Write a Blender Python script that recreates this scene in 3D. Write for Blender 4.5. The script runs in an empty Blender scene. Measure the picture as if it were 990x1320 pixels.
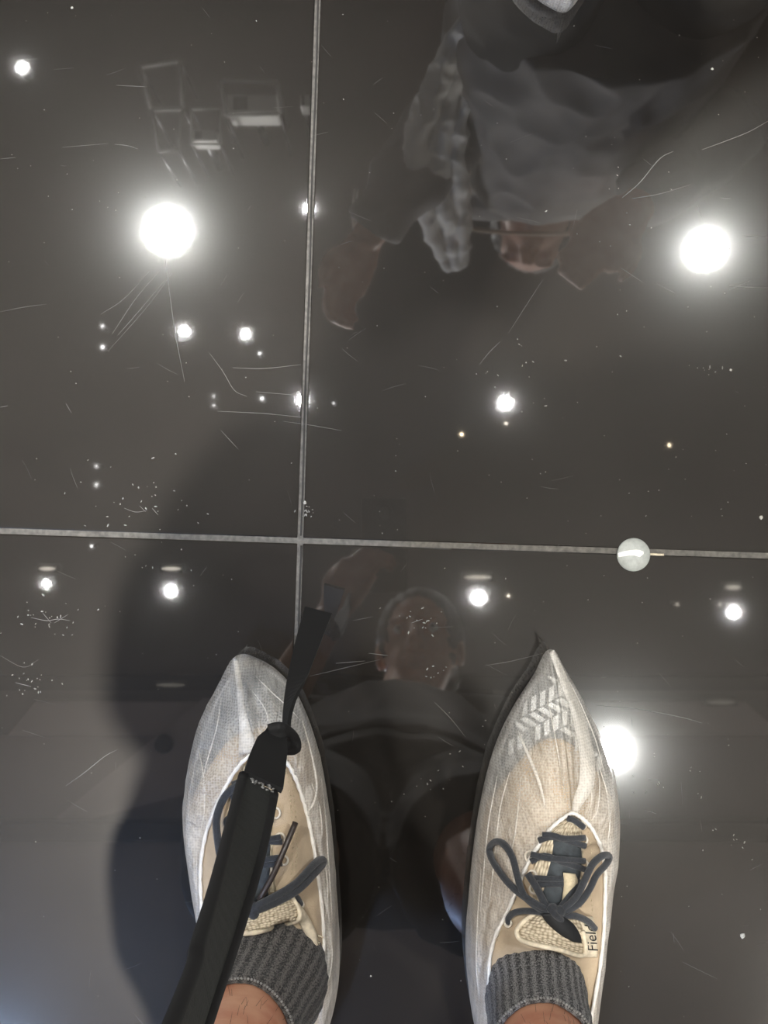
import bpy, bmesh, math, random
from mathutils import Vector, Matrix, noise
from mathutils.bvhtree import BVHTree

random.seed(7)
S = bpy.context.scene
COL = S.collection
PI = math.pi

# ------------------------------------------------------------------ camera
H, F, CX, CY = 1.2, 1900.0, 495.0, 660.0
cam_d = bpy.data.cameras.new('camera')
cam_d.sensor_fit = 'VERTICAL'
cam_d.sensor_height = 36.0
cam_d.lens = F / 1320.0 * 36.0
cam_d.clip_start = 0.0005
cam = bpy.data.objects.new('camera', cam_d)
cam.location = (0, 0, H)
COL.objects.link(cam)
S.camera = cam

# ------------------------------------------------------------------ world, exposure
w = bpy.data.worlds.new('world')
S.world = w
w.use_nodes = True
w.node_tree.nodes['Background'].inputs[0].default_value = (0.9, 0.95, 1.0, 1)
w.node_tree.nodes['Background'].inputs[1].default_value = 0.05
S.view_settings.view_transform = 'Standard'
S.view_settings.look = 'None'
S.view_settings.exposure = 0.0
S.view_settings.gamma = 1.0
S.view_settings.use_curve_mapping = False
S.cycles.max_bounces = 6
S.cycles.transparent_max_bounces = 12
S.cycles.sample_clamp_indirect = 6.0
S.cycles.use_denoising = True

LZ = 3.42          # height of the lamp lenses
CEIL = 3.5
K = 2.75           # strength of all ceiling lamps

# ------------------------------------------------------------------ helpers
def P(px, py, h=0.0):
    """floor-plan position of a point seen at px,py that stands h above the floor"""
    return Vector(((px - CX) * (H - h) / F, -(py - CY) * (H - h) / F, h))

def C(px, py, z=LZ):
    """position at height z of a thing mirrored in the floor at px,py"""
    return Vector(((px - CX) * (H + z) / F, -(py - CY) * (H + z) / F, z))

def node_mat(name):
    m = bpy.data.materials.new(name)
    m.use_nodes = True
    nt = m.node_tree
    return m, nt, nt.nodes['Principled BSDF']

def mat(name, col, rough=0.6, var=0.0, scale=40.0, bump=0.0, bscale=None, metal=0.0, spec=0.5, sheen=0.0):
    m, nt, b = node_mat(name)
    b.inputs['Roughness'].default_value = rough
    b.inputs['Metallic'].default_value = metal
    b.inputs['Specular IOR Level'].default_value = spec
    if sheen:
        b.inputs['Sheen Weight'].default_value = sheen
    tc = nt.nodes.new('ShaderNodeTexCoord')
    if var:
        n = nt.nodes.new('ShaderNodeTexNoise')
        n.inputs['Scale'].default_value = scale
        n.inputs['Detail'].default_value = 6
        r = nt.nodes.new('ShaderNodeValToRGB')
        r.color_ramp.elements[0].position = 0.3
        r.color_ramp.elements[1].position = 0.7
        r.color_ramp.elements[0].color = tuple(c * (1 - var) for c in col) + (1,)
        r.color_ramp.elements[1].color = tuple(min(1, c * (1 + var)) for c in col) + (1,)
        nt.links.new(tc.outputs['Object'], n.inputs['Vector'])
        nt.links.new(n.outputs['Fac'], r.inputs['Fac'])
        nt.links.new(r.outputs['Color'], b.inputs['Base Color'])
    else:
        b.inputs['Base Color'].default_value = tuple(col) + (1,)
    if bump:
        n2 = nt.nodes.new('ShaderNodeTexNoise')
        n2.inputs['Scale'].default_value = bscale or scale * 4
        n2.inputs['Detail'].default_value = 4
        bp = nt.nodes.new('ShaderNodeBump')
        bp.inputs['Strength'].default_value = bump
        bp.inputs['Distance'].default_value = 0.001
        nt.links.new(tc.outputs['Object'], n2.inputs['Vector'])
        nt.links.new(n2.outputs['Fac'], bp.inputs['Height'])
        nt.links.new(bp.outputs['Normal'], b.inputs['Normal'])
    return m

def emit(name, col, strength):
    m = bpy.data.materials.new(name)
    m.use_nodes = True
    nt = m.node_tree
    nt.nodes.clear()
    o = nt.nodes.new('ShaderNodeOutputMaterial')
    e = nt.nodes.new('ShaderNodeEmission')
    e.inputs[0].default_value = tuple(col) + (1,)
    e.inputs[1].default_value = strength
    nt.links.new(e.outputs[0], o.inputs[0])
    return m

def tag(o, label=None, cat=None, group=None, kind=None):
    if label: o['label'] = label
    if cat: o['category'] = cat
    if group: o['group'] = group
    if kind: o['kind'] = kind
    return o

def empty(name, loc=(0, 0, 0), rz=0.0):
    o = bpy.data.objects.new(name, None)
    o.empty_display_size = 0.05
    COL.objects.link(o)
    o.location = loc
    o.rotation_euler = (0, 0, rz)
    return o

def obj(name, me, m=None, parent=None, smooth=True, world=True):
    """world=True: the mesh is given in world coordinates and keeps them under its parent"""
    o = bpy.data.objects.new(name, me)
    COL.objects.link(o)
    if m is not None and not me.materials:
        me.materials.append(m)
    if smooth:
        me.polygons.foreach_set('use_smooth', [True] * len(me.polygons))
    if parent is not None:
        o.parent = parent
        if world:
            o.matrix_parent_inverse = pm(parent).inverted()
    return o

def pm(o):
    m = Matrix.LocRotScale(o.location, o.rotation_euler, o.scale)
    return (pm(o.parent) @ o.matrix_parent_inverse @ m) if o.parent else m

def mesh(name, v, f, uv=None):
    me = bpy.data.meshes.new(name)
    me.from_pydata([tuple(p) for p in v], [], f)
    if uv:
        l = me.uv_layers.new(name='UVMap')
        for lp in me.loops:
            l.data[lp.index].uv = uv[lp.vertex_index]
    me.update()
    return me

class MB:
    """collects closed shapes into one mesh"""
    def __init__(s): s.v, s.f = [], []
    def add(s, v, f):
        b = len(s.v); s.v += [Vector(p) for p in v]; s.f += [tuple(i + b for i in q) for q in f]; return s
    def box(s, a, b, rot=None, piv=None):
        x0, y0, z0 = a; x1, y1, z1 = b
        v = [Vector(p) for p in ((x0,y0,z0),(x1,y0,z0),(x1,y1,z0),(x0,y1,z0),(x0,y0,z1),(x1,y0,z1),(x1,y1,z1),(x0,y1,z1))]
        if rot is not None:
            c = Vector(piv) if piv is not None else (Vector(a) + Vector(b)) / 2
            v = [rot @ (p - c) + c for p in v]
        return s.add(v, [(0,3,2,1),(4,5,6,7),(0,1,5,4),(1,2,6,5),(2,3,7,6),(3,0,4,7)])
    def tube(s, pts, rad, n=10, smooth=0, closed=False, flat=1.0, ref=None):
        v, f = tube(pts, rad, n, smooth, closed, flat, ref); return s.add(v, f)
    def lathe(s, prof, c=(0, 0, 0), n=24, cap=True):
        c = Vector(c); v = []
        for r, z in prof:
            for i in range(n):
                a = 2 * PI * i / n
                v.append(c + Vector((r * math.cos(a), r * math.sin(a), z)))
        f = []
        for j in range(len(prof) - 1):
            for i in range(n):
                k = (i + 1) % n
                f.append((j*n+i, j*n+k, (j+1)*n+k, (j+1)*n+i))
        if cap:
            f.append(tuple(range(n))[::-1]); f.append(tuple((len(prof)-1)*n + i for i in range(n)))
        return s.add(v, f)
    def ball(s, c, r, n=16, m=10):
        c = Vector(c); r = Vector(r) if hasattr(r, '__len__') else Vector((r, r, r))
        v = [c + Vector((0, 0, -r.z))]
        for j in range(1, m):
            b = -PI/2 + PI*j/m
            for i in range(n):
                a = 2*PI*i/n
                v.append(c + Vector((r.x*math.cos(a)*math.cos(b), r.y*math.sin(a)*math.cos(b), r.z*math.sin(b))))
        v.append(c + Vector((0, 0, r.z)))
        f = [(0, 1+(i+1) % n, 1+i) for i in range(n)]
        for j in range(m-2):
            for i in range(n):
                k = (i+1) % n
                f.append((1+j*n+i, 1+j*n+k, 1+(j+1)*n+k, 1+(j+1)*n+i))
        t = len(v)-1
        f += [(t, 1+(m-2)*n+i, 1+(m-2)*n+(i+1) % n) for i in range(n)]
        return s.add(v, f)
    def mesh(s, name='m'): return mesh(name, s.v, s.f)
    def build(s, name, m, parent=None, smooth=True, world=True): return obj(name, s.mesh(name), m, parent, smooth, world)

def catmull(pts, n, closed=False):
    pts = [Vector(p) for p in pts]
    if n <= 0: return pts
    L = len(pts); out = []
    rng = range(L if closed else L - 1)
    for i in rng:
        if closed:
            a, b, c, d = pts[(i-1) % L], pts[i], pts[(i+1) % L], pts[(i+2) % L]
        else:
            b, c = pts[i], pts[i+1]
            a = pts[i-1] if i else b*2 - c
            d = pts[i+2] if i+2 < L else c*2 - b
        for k in range(n):
            t = k / n
            out.append(0.5*((2*b) + (c-a)*t + (2*a-5*b+4*c-d)*t*t + (3*b-a-3*c+d)*t*t*t))
    if not closed: out.append(pts[-1].copy())
    return out

def interp(vals, n):
    """values per control point spread like catmull's samples"""
    out = []
    for i in range(len(vals)-1):
        for k in range(n):
            out.append(vals[i] + (vals[i+1]-vals[i])*k/n)
    out.append(vals[-1]); return out

def tube(pts, rad, n=10, smooth=0, closed=False, flat=1.0, ref=None):
    L0 = len(pts)
    rs = list(rad) if hasattr(rad, '__len__') else [rad]*L0
    if smooth:
        pts = catmull(pts, smooth, closed)
        rs = interp(rs + ([rs[0]] if closed else []), smooth)
        if closed: rs = rs[:-1]
    pts = [Vector(p) for p in pts]; L = len(pts); v = []; f = []
    up = Vector(ref) if ref is not None else None
    for i, p in enumerate(pts):
        a = pts[(i-1) % L] if (closed or i) else p
        b = pts[(i+1) % L] if (closed or i < L-1) else p
        t = (b-a)
        if t.length < 1e-9: t = Vector((0, 0, 1))
        t.normalize()
        if up is None:
            up = Vector((0, 0, 1)) if abs(t.z) < 0.9 else Vector((1, 0, 0))
        u = up - t*up.dot(t)
        if u.length < 1e-6: u = t.orthogonal()
        u.normalize()
        if ref is None: up = u
        s = t.cross(u)
        for k in range(n):
            an = 2*PI*k/n
            v.append(p + (s*math.cos(an) + u*math.sin(an)*flat)*rs[i])
    for i in range(L if closed else L-1):
        j = (i+1) % L
        for k in range(n):
            q = (k+1) % n
            f.append((i*n+k, i*n+q, j*n+q, j*n+k))
    if not closed:
        f.append(tuple(range(n))[::-1]); f.append(tuple((L-1)*n+k for k in range(n)))
    return v, f

def ribbon(pts, sides, width, thick, norms=None):
    """a flat band with thickness: pts centreline, sides width direction per point"""
    v = []; f = []; L = len(pts)
    for i in range(L):
        s = sides[i].normalized()*(width[i]/2 if hasattr(width, '__len__') else width/2)
        t = (pts[min(i+1, L-1)]-pts[max(i-1, 0)]).normalized()
        nn = (norms[i] if norms else t.cross(s)).normalized()*thick/2
        v += [pts[i]-s-nn, pts[i]+s-nn, pts[i]+s+nn, pts[i]-s+nn]
    for i in range(L-1):
        for k in range(4):
            q = (k+1) % 4
            f.append((i*4+k, i*4+q, (i+1)*4+q, (i+1)*4+k))
    f.append((3, 2, 1, 0)); f.append(tuple((L-1)*4+k for k in range(4)))
    return v, f

def evaluated(me, mods):
    o = bpy.data.objects.new('tmp', me); COL.objects.link(o)
    for t, kw in mods:
        md = o.modifiers.new(t, t)
        for k, x in kw.items(): setattr(md, k, x)
    dg = bpy.context.evaluated_depsgraph_get()
    r = bpy.data.meshes.new_from_object(o.evaluated_get(dg), depsgraph=dg)
    bpy.data.objects.remove(o); return r

def union(mb, voxel, it=6, fac=0.5):
    return evaluated(mb.mesh('u'), [('REMESH', dict(mode='VOXEL', voxel_size=voxel)), ('SMOOTH', dict(factor=fac, iterations=it))])

def wrinkle(me, amp, sc, axis=(1, 1, 1), off=0.0):
    ns = [v.normal.copy() for v in me.vertices]
    for v, nn in zip(me.vertices, ns):
        q = Vector((v.co.x*axis[0]*sc+off, v.co.y*axis[1]*sc, v.co.z*axis[2]*sc))
        a = noise.noise(q) + 0.5*noise.noise(q*2.1)
        v.co += nn*amp*(1-2*abs(a))
    me.update()

def bevel_box(name, a, b, r, seg=2):
    bm = bmesh.new()
    mb = MB().box(a, b)
    vs = [bm.verts.new(p) for p in mb.v]
    for q in mb.f: bm.faces.new([vs[i] for i in q])
    bmesh.ops.bevel(bm, geom=list(bm.edges), offset=r, segments=seg, affect='EDGES', profile=0.6)
    me = bpy.data.meshes.new(name); bm.to_mesh(me); bm.free(); return me

# ------------------------------------------------------------------ materials
def floor_material():
    m, nt, b = node_mat('black_acrylic')
    tc = nt.nodes.new('ShaderNodeTexCoord')
    geo = nt.nodes.new('ShaderNodeNewGeometry')
    n = nt.nodes.new('ShaderNodeTexNoise'); n.inputs['Scale'].default_value = 5; n.inputs['Detail'].default_value = 8
    n.inputs['Roughness'].default_value = 0.65
    n2 = nt.nodes.new('ShaderNodeTexNoise'); n2.inputs['Scale'].default_value = 900; n2.inputs['Detail'].default_value = 2
    nt.links.new(geo.outputs['Position'], n.inputs['Vector'])
    nt.links.new(geo.outputs['Position'], n2.inputs['Vector'])
    mx = nt.nodes.new('ShaderNodeMath'); mx.operation = 'MULTIPLY_ADD'; mx.inputs[1].default_value = 0.5
    nt.links.new(n2.outputs['Fac'], mx.inputs[0]); nt.links.new(n.outputs['Fac'], mx.inputs[2])
    cr = nt.nodes.new('ShaderNodeValToRGB')
    cr.color_ramp.elements[0].position = 0.5; cr.color_ramp.elements[0].color = (0.0045, 0.0038, 0.0032, 1)
    cr.color_ramp.elements[1].position = 1.0; cr.color_ramp.elements[1].color = (0.010, 0.0087, 0.0073, 1)
    nt.links.new(mx.outputs[0], cr.inputs['Fac']); nt.links.new(cr.outputs['Color'], b.inputs['Base Color'])
    r1 = nt.nodes.new('ShaderNodeMapRange'); r1.inputs['From Min'].default_value = 0.35; r1.inputs['From Max'].default_value = 0.65
    r1.inputs['To Min'].default_value = 0.33; r1.inputs['To Max'].default_value = 0.40
    nt.links.new(n.outputs['Fac'], r1.inputs['Value']); nt.links.new(r1.outputs[0], b.inputs['Roughness'])
    b.inputs['Specular IOR Level'].default_value = 0.105
    b.inputs['Specular Tint'].default_value = (1.0, 0.93, 0.84, 1)
    b.inputs['Coat Weight'].default_value = 1.0
    b.inputs['Coat IOR'].default_value = 1.85
    r2 = nt.nodes.new('ShaderNodeMapRange'); r2.inputs['From Min'].default_value = 0.35; r2.inputs['From Max'].default_value = 0.65
    r2.inputs['To Min'].default_value = 0.018; r2.inputs['To Max'].default_value = 0.032
    nt.links.new(n.outputs['Fac'], r2.inputs['Value']); nt.links.new(r2.outputs[0], b.inputs['Coat Roughness'])
    # micro-scratches: a weak lobe that spreads a glow round mirrored lamps
    gl = nt.nodes.new('ShaderNodeBsdfGlossy'); gl.inputs['Color'].default_value = (0.97, 1.0, 0.97, 1); gl.inputs['Roughness'].default_value = 0.135
    mxs = nt.nodes.new('ShaderNodeMixShader'); mxs.inputs[0].default_value = 0.003
    nt.links.new(b.outputs[0], mxs.inputs[1]); nt.links.new(gl.outputs[0], mxs.inputs[2])
    nt.links.new(mxs.outputs[0], nt.nodes['Material Output'].inputs[0])
    return m

def fabric_material():
    """thin non-woven polypropylene with a dotted weld pattern"""
    m, nt, b = node_mat('nonwoven_fabric')
    out = nt.nodes['Material Output']
    tc = nt.nodes.new('ShaderNodeTexCoord')
    v = nt.nodes.new('ShaderNodeTexVoronoi'); v.inputs['Scale'].default_value = 480; v.inputs['Randomness'].default_value = 0.35
    nt.links.new(tc.outputs['Object'], v.inputs['Vector'])
    n = nt.nodes.new('ShaderNodeTexNoise'); n.inputs['Scale'].default_value = 45; n.inputs['Detail'].default_value = 6
    nt.links.new(tc.outputs['Object'], n.inputs['Vector'])
    b.inputs['Base Color'].default_value = (0.90, 0.87, 0.81, 1)
    b.inputs['Roughness'].default_value = 0.55
    b.inputs['Specular IOR Level'].default_value = 0.35
    tl = nt.nodes.new('ShaderNodeBsdfTranslucent'); tl.inputs[0].default_value = (0.9, 0.87, 0.8, 1)
    a = nt.nodes.new('ShaderNodeMixShader'); a.inputs[0].default_value = 0.35
    nt.links.new(b.outputs[0], a.inputs[1]); nt.links.new(tl.outputs[0], a.inputs[2])
    tr = nt.nodes.new('ShaderNodeBsdfTransparent')
    mr = nt.nodes.new('ShaderNodeMapRange'); mr.inputs['From Min'].default_value = 0.1; mr.inputs['From Max'].default_value = 0.75
    mr.inputs['To Min'].default_value = 0.66; mr.inputs['To Max'].default_value = 0.38
    nt.links.new(v.outputs['Distance'], mr.inputs['Value'])
    ad = nt.nodes.new('ShaderNodeMath'); ad.operation = 'MULTIPLY_ADD'; ad.inputs[1].default_value = 0.5; ad.inputs[2].default_value = -0.25
    nt.links.new(n.outputs['Fac'], ad.inputs[0])
    sm = nt.nodes.new('ShaderNodeMath'); sm.operation = 'ADD'; sm.use_clamp = True
    nt.links.new(mr.outputs[0], sm.inputs[0]); nt.links.new(ad.outputs[0], sm.inputs[1])
    # stretched thin over the toe, bunched and thicker elsewhere
    sx = nt.nodes.new('ShaderNodeSeparateXYZ'); nt.links.new(tc.outputs['UV'], sx.inputs[0])
    s1 = nt.nodes.new('ShaderNodeMath'); s1.operation = 'SUBTRACT'; s1.inputs[1].default_value = 0.5; nt.links.new(sx.outputs[0], s1.inputs[0])
    s2 = nt.nodes.new('ShaderNodeMath'); s2.operation = 'ABSOLUTE'; nt.links.new(s1.outputs[0], s2.inputs[0])
    s3 = nt.nodes.new('ShaderNodeMapRange'); s3.inputs['From Min'].default_value = 0.22; s3.inputs['From Max'].default_value = 0.42
    s3.inputs['To Min'].default_value = -0.08; s3.inputs['To Max'].default_value = 0.15
    nt.links.new(s2.outputs[0], s3.inputs['Value'])
    sm0 = sm; sm = nt.nodes.new('ShaderNodeMath'); sm.operation = 'ADD'; sm.use_clamp = True
    nt.links.new(sm0.outputs[0], sm.inputs[0]); nt.links.new(s3.outputs[0], sm.inputs[1])
    mp = nt.nodes.new('ShaderNodeMapping'); mp.inputs['Scale'].default_value = (46, 3.2, 1); nt.links.new(tc.outputs['UV'], mp.inputs[0])
    nc = nt.nodes.new('ShaderNodeTexNoise'); nc.inputs['Scale'].default_value = 1.0; nc.inputs['Detail'].default_value = 3; nc.inputs['Distortion'].default_value = 0.6
    nt.links.new(mp.outputs[0], nc.inputs['Vector'])
    mix = nt.nodes.new('ShaderNodeMixShader')
    nt.links.new(sm.outputs[0], mix.inputs[0]); nt.links.new(a.outputs[0], mix.inputs[1]); nt.links.new(tr.outputs[0], mix.inputs[2])
    nt.links.new(mix.outputs[0], out.inputs[0])
    bp = nt.nodes.new('ShaderNodeBump'); bp.inputs['Strength'].default_value = 1.0; bp.inputs['Distance'].default_value = 0.005
    hh = nt.nodes.new('ShaderNodeMath'); hh.operation = 'MULTIPLY_ADD'; hh.inputs[1].default_value = 1.4
    nt.links.new(nc.outputs['Fac'], hh.inputs[0]); nt.links.new(n.outputs['Fac'], hh.inputs[2])
    nt.links.new(hh.outputs[0], bp.inputs['Height']); nt.links.new(bp.outputs[0], b.inputs['Normal'])
    nt.links.new(bp.outputs[0], tl.inputs['Normal'])
    return m

def knit_material(name, c0, c1, su, sv, bump=0.8):
    """cream lattice knit on UV"""
    m, nt, b = node_mat(name)
    uv = nt.nodes.new('ShaderNodeTexCoord')
    mp = nt.nodes.new('ShaderNodeMapping'); mp.inputs['Scale'].default_value = (su, sv, 1)
    br = nt.nodes.new('ShaderNodeTexVoronoi'); br.inputs['Scale'].default_value = 1.0; br.inputs['Randomness'].default_value = 0.45
    nt.links.new(uv.outputs['UV'], mp.inputs[0]); nt.links.new(mp.outputs[0], br.inputs['Vector'])
    r = nt.nodes.new('ShaderNodeValToRGB')
    r.color_ramp.elements[0].position = 0.25; r.color_ramp.elements[0].color = c0 + (1,)
    r.color_ramp.elements[1].position = 0.72; r.color_ramp.elements[1].color = c1 + (1,)
    nt.links.new(br.outputs['Distance'], r.inputs[0]); nt.links.new(r.outputs[0], b.inputs['Base Color'])
    bp = nt.nodes.new('ShaderNodeBump'); bp.invert = True; bp.inputs['Strength'].default_value = bump; bp.inputs['Distance'].default_value = 0.002
    nt.links.new(br.outputs['Distance'], bp.inputs['Height']); nt.links.new(bp.outputs[0], b.inputs['Normal'])
    b.inputs['Roughness'].default_value = 0.9
    return m

def sock_material(name, dark, light):
    m, nt, b = node_mat(name)
    uv = nt.nodes.new('ShaderNodeTexCoord')
    mp = nt.nodes.new('ShaderNodeMapping'); mp.inputs['Scale'].default_value = (230, 60, 1)
    n = nt.nodes.new('ShaderNodeTexNoise'); n.inputs['Scale'].default_value = 1.0; n.inputs['Detail'].default_value = 2; n.inputs['Roughness'].default_value = 0.6
    nt.links.new(uv.outputs['UV'], mp.inputs[0]); nt.links.new(mp.outputs[0], n.inputs['Vector'])
    wv = nt.nodes.new('ShaderNodeTexWave'); wv.bands_direction = 'X'; wv.inputs['Scale'].default_value = 30 / 6.2832 * 3.1416 / 1.0
    wv.inputs['Distortion'].default_value = 0.6; wv.inputs['Detail'].default_value = 1
    mp2 = nt.nodes.new('ShaderNodeMapping'); mp2.inputs['Scale'].default_value = (0.66, 0.3, 1)
    nt.links.new(uv.outputs['UV'], mp2.inputs[0]); nt.links.new(mp2.outputs[0], wv.inputs['Vector'])
    ml = nt.nodes.new('ShaderNodeMath'); ml.operation = 'MULTIPLY_ADD'; ml.inputs[1].default_value = 0.15
    nt.links.new(wv.outputs['Fac'], ml.inputs[0]); nt.links.new(n.outputs['Fac'], ml.inputs[2])
    r = nt.nodes.new('ShaderNodeValToRGB')
    r.color_ramp.elements[0].position = 0.48; r.color_ramp.elements[0].color = dark + (1,)
    r.color_ramp.elements[1].position = 0.70; r.color_ramp.elements[1].color = light + (1,)
    nt.links.new(ml.outputs[0], r.inputs[0]); nt.links.new(r.outputs[0], b.inputs['Base Color'])
    bp = nt.nodes.new('ShaderNodeBump'); bp.inputs['Strength'].default_value = 0.9; bp.inputs['Distance'].default_value = 0.0015
    nt.links.new(ml.outputs[0], bp.inputs['Height']); nt.links.new(bp.outputs[0], b.inputs['Normal'])
    b.inputs['Roughness'].default_value = 0.95
    b.inputs['Sheen Weight'].default_value = 0.1
    return m

def skin_material():
    m, nt, b = node_mat('skin')
    tc = nt.nodes.new('ShaderNodeTexCoord')
    n = nt.nodes.new('ShaderNodeTexNoise'); n.inputs['Scale'].default_value = 35; n.inputs['Detail'].default_value = 8
    nt.links.new(tc.outputs['Object'], n.inputs['Vector'])
    r = nt.nodes.new('ShaderNodeValToRGB')
    r.color_ramp.elements[0].position = 0.3; r.color_ramp.elements[0].color = (0.56, 0.225, 0.135, 1)
    r.color_ramp.elements[1].position = 0.7; r.color_ramp.elements[1].color = (0.74, 0.42, 0.27, 1)
    nt.links.new(n.outputs['Fac'], r.inputs[0]); nt.links.new(r.outputs[0], b.inputs['Base Color'])
    n2 = nt.nodes.new('ShaderNodeTexNoise'); n2.inputs['Scale'].default_value = 600
    nt.links.new(tc.outputs['Object'], n2.inputs['Vector'])
    bp = nt.nodes.new('ShaderNodeBump'); bp.inputs['Strength'].default_value = 0.25; bp.inputs['Distance'].default_value = 0.001
    nt.links.new(n2.outputs['Fac'], bp.inputs['Height']); nt.links.new(bp.outputs[0], b.inputs['Normal'])
    b.inputs['Roughness'].default_value = 0.5
    return m

M = dict(
    acrylic=floor_material(),
    grout=mat('joint_filler', (0.095, 0.088, 0.076), 0.8, 0.35, 260, 0.6, 900),
    seam=mat('dirty_joint_edge', (0.03, 0.028, 0.025), 0.9),
    fabric=fabric_material(),
    hem=mat('elastic_hem', (0.72, 0.69, 0.63), 0.7, 0.08, 300, 0.5, 900),
    beige=mat('beige_suede', (0.43, 0.335, 0.225), 0.9, 0.12, 60, 0.35, 900, sheen=0.15),
    tan=mat('tan_webbing', (0.50, 0.42, 0.28), 0.9, 0.15, 300, 0.6, 700),
    grey=mat('grey_toe_rubber', (0.20, 0.205, 0.20), 0.8, 0.2, 80, 0.3, 500),
    chev_l=mat('pale_grey_rubber', (0.80, 0.80, 0.77), 0.75, 0.08, 120),
    chev_d=mat('mid_grey_rubber', (0.17, 0.175, 0.175), 0.75, 0.1, 120),
    sole=mat('sole_rubber', (0.36, 0.35, 0.33), 0.7, 0.15, 60, 0.3),
    lace=mat('navy_lace', (0.019, 0.022, 0.027), 0.85, 0.35, 700, 0.7, 1500, sheen=0.2),
    navy=mat('navy_suede', (0.036, 0.042, 0.046), 0.9, 0.45, 120, 0.4, 600),
    black=mat('black_label', (0.008, 0.009, 0.010), 0.7),
    cream=knit_material('cream_knit', (0.66, 0.57, 0.42), (0.24, 0.19, 0.12), 15, 13),
    creamp=mat('cream_piping', (0.62, 0.54, 0.40), 0.85, 0.2, 200, 0.5, 700),
    eyelet=mat('cream_eyelet', (0.66, 0.60, 0.50), 0.6, 0.1, 300),
    aglet=mat('brown_aglet', (0.03, 0.022, 0.018), 0.4),
    sock=sock_material('grey_sock_knit', (0.010, 0.010, 0.011), (0.23, 0.225, 0.22)),
    sock2=sock_material('dark_sock_knit', (0.008, 0.008, 0.008), (0.13, 0.12, 0.11)),
    skin=skin_material(),
    strap=mat('black_webbing', (0.019, 0.021, 0.018), 0.75, 0.25, 300, 0.5, 1200),
    strap_e=mat('black_binding', (0.003, 0.003, 0.003), 0.8),
    stitch=mat('grey_stitching', (0.22, 0.22, 0.21), 0.8, 0.5, 500),
    shirt=mat('charcoal_cotton', (0.035, 0.033, 0.032), 0.9, 0.2, 30, 0.3),
    shorts=mat('dark_shorts_cotton', (0.030, 0.028, 0.027), 0.9, 0.2, 30, 0.3),
    hair=mat('dark_brown_hair', (0.020, 0.013, 0.009), 0.6, 0.4, 200, 0.6),
    shirt2=mat('grey_shirt', (0.22, 0.21, 0.20), 0.8, 0.08, 25, 0.3),
    trouser=mat('black_trousers', (0.004, 0.004, 0.004), 0.95, 0.2, 30, 0.3),
    phone=mat('black_phone_glass', (0.01, 0.01, 0.011), 0.15),
    metal=mat('dark_lamp_metal', (0.05, 0.05, 0.052), 0.35, metal=0.9),
    rim=mat('satin_steel', (0.6, 0.6, 0.58), 0.25, metal=1.0),
    ceil=mat('ceiling_paint', (0.22, 0.19, 0.17), 0.9, 0.15, 1.5, 0.2, 80),
    board=mat('pale_ceiling_board', (0.72, 0.60, 0.55), 0.85, 0.08, 3),
    board2=mat('brown_ceiling_board', (0.40, 0.34, 0.31), 0.85, 0.08, 3),
    beam=mat('black_beam', (0.012, 0.012, 0.012), 0.8),
    wall=mat('warm_grey_wall', (0.6, 0.57, 0.54), 0.9, 0.1, 2, 0.2, 60),
    base=mat('black_baseboard', (0.02, 0.02, 0.02), 0.6),
    whitebox=mat('white_casing', (0.75, 0.74, 0.7), 0.6),
    frame=mat('aluminium_frame', (0.85, 0.84, 0.80), 0.45, metal=0.3),
    cord=mat('tan_cord', (0.75, 0.55, 0.38), 0.7),
    chip=mat('pale_crumb', (0.36, 0.35, 0.31), 0.9, 0.3, 300),
    dust=mat('dust_grey', (0.20, 0.195, 0.175), 0.95, 0.3, 300),
    scratch=mat('scratched_acrylic', (0.10, 0.096, 0.09), 0.6),
    disc=mat('frosted_white_plastic', (0.30, 0.315, 0.29), 0.45, 0.12, 250, 0.3, 800),
    glue=mat('white_glue', (0.68, 0.67, 0.60), 0.5, 0.12, 200),
)

# ------------------------------------------------------------------ room
YAW = math.radians(-1.85)
JX = P(387, 697)                                     # where the two joints cross
ROOM = 4.05
floor = empty('floor', (JX.x, JX.y, 0), YAW)
tag(floor, kind='structure', label='glossy black acrylic floor of large square panels')
TS, GAP = 0.9, 0.0046
g = bevel_box('grout', (-TS*4.5, -TS*4.5, -0.06), (TS*4.5, TS*4.5, -0.0012), 0.002, 1)
o = obj('joint_filler', g, M['grout'], floor, False, False)
tile_me = bevel_box('tile', (-TS/2+GAP/2, -TS/2+GAP/2, -0.012), (TS/2-GAP/2, TS/2-GAP/2, 0.0), 0.0009, 2)
tile_me.materials.append(M['acrylic'])
for i in range(-4, 4):
    for j in range(-4, 4):
        t = bpy.data.objects.new('tile', tile_me); COL.objects.link(t)
        t.parent = floor
        t.location = ((i+0.5)*TS, (j+0.5)*TS, 0.0)
# thin dark dirt line that runs along the upright joint, as a bead beside the filler
RZ = Matrix.Rotation(YAW, 3, 'Z')
def FL(x, y, z=0): return RZ @ Vector((x, y, 0)) + Vector((JX.x, JX.y, z))
mb = MB()
for (y0, y1, x) in ((0.004, 0.72, 0.0004), (-0.55, -0.004, 0.0012)):
    mb.tube([FL(x + 0.0003*math.sin(y*37), y, -0.0007) for y in [y0+(y1-y0)*k/60 for k in range(61)]], 0.00075, 6)
mb.build('joint_dirt', M['seam'], floor)

def slab(name, a, b, m, parent=None, bev=0.004, kind=None):
    o = obj(name, bevel_box(name, a, b, bev, 1), m, parent, False, parent is not None)
    if kind: tag(o, kind=kind)
    return o

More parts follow.
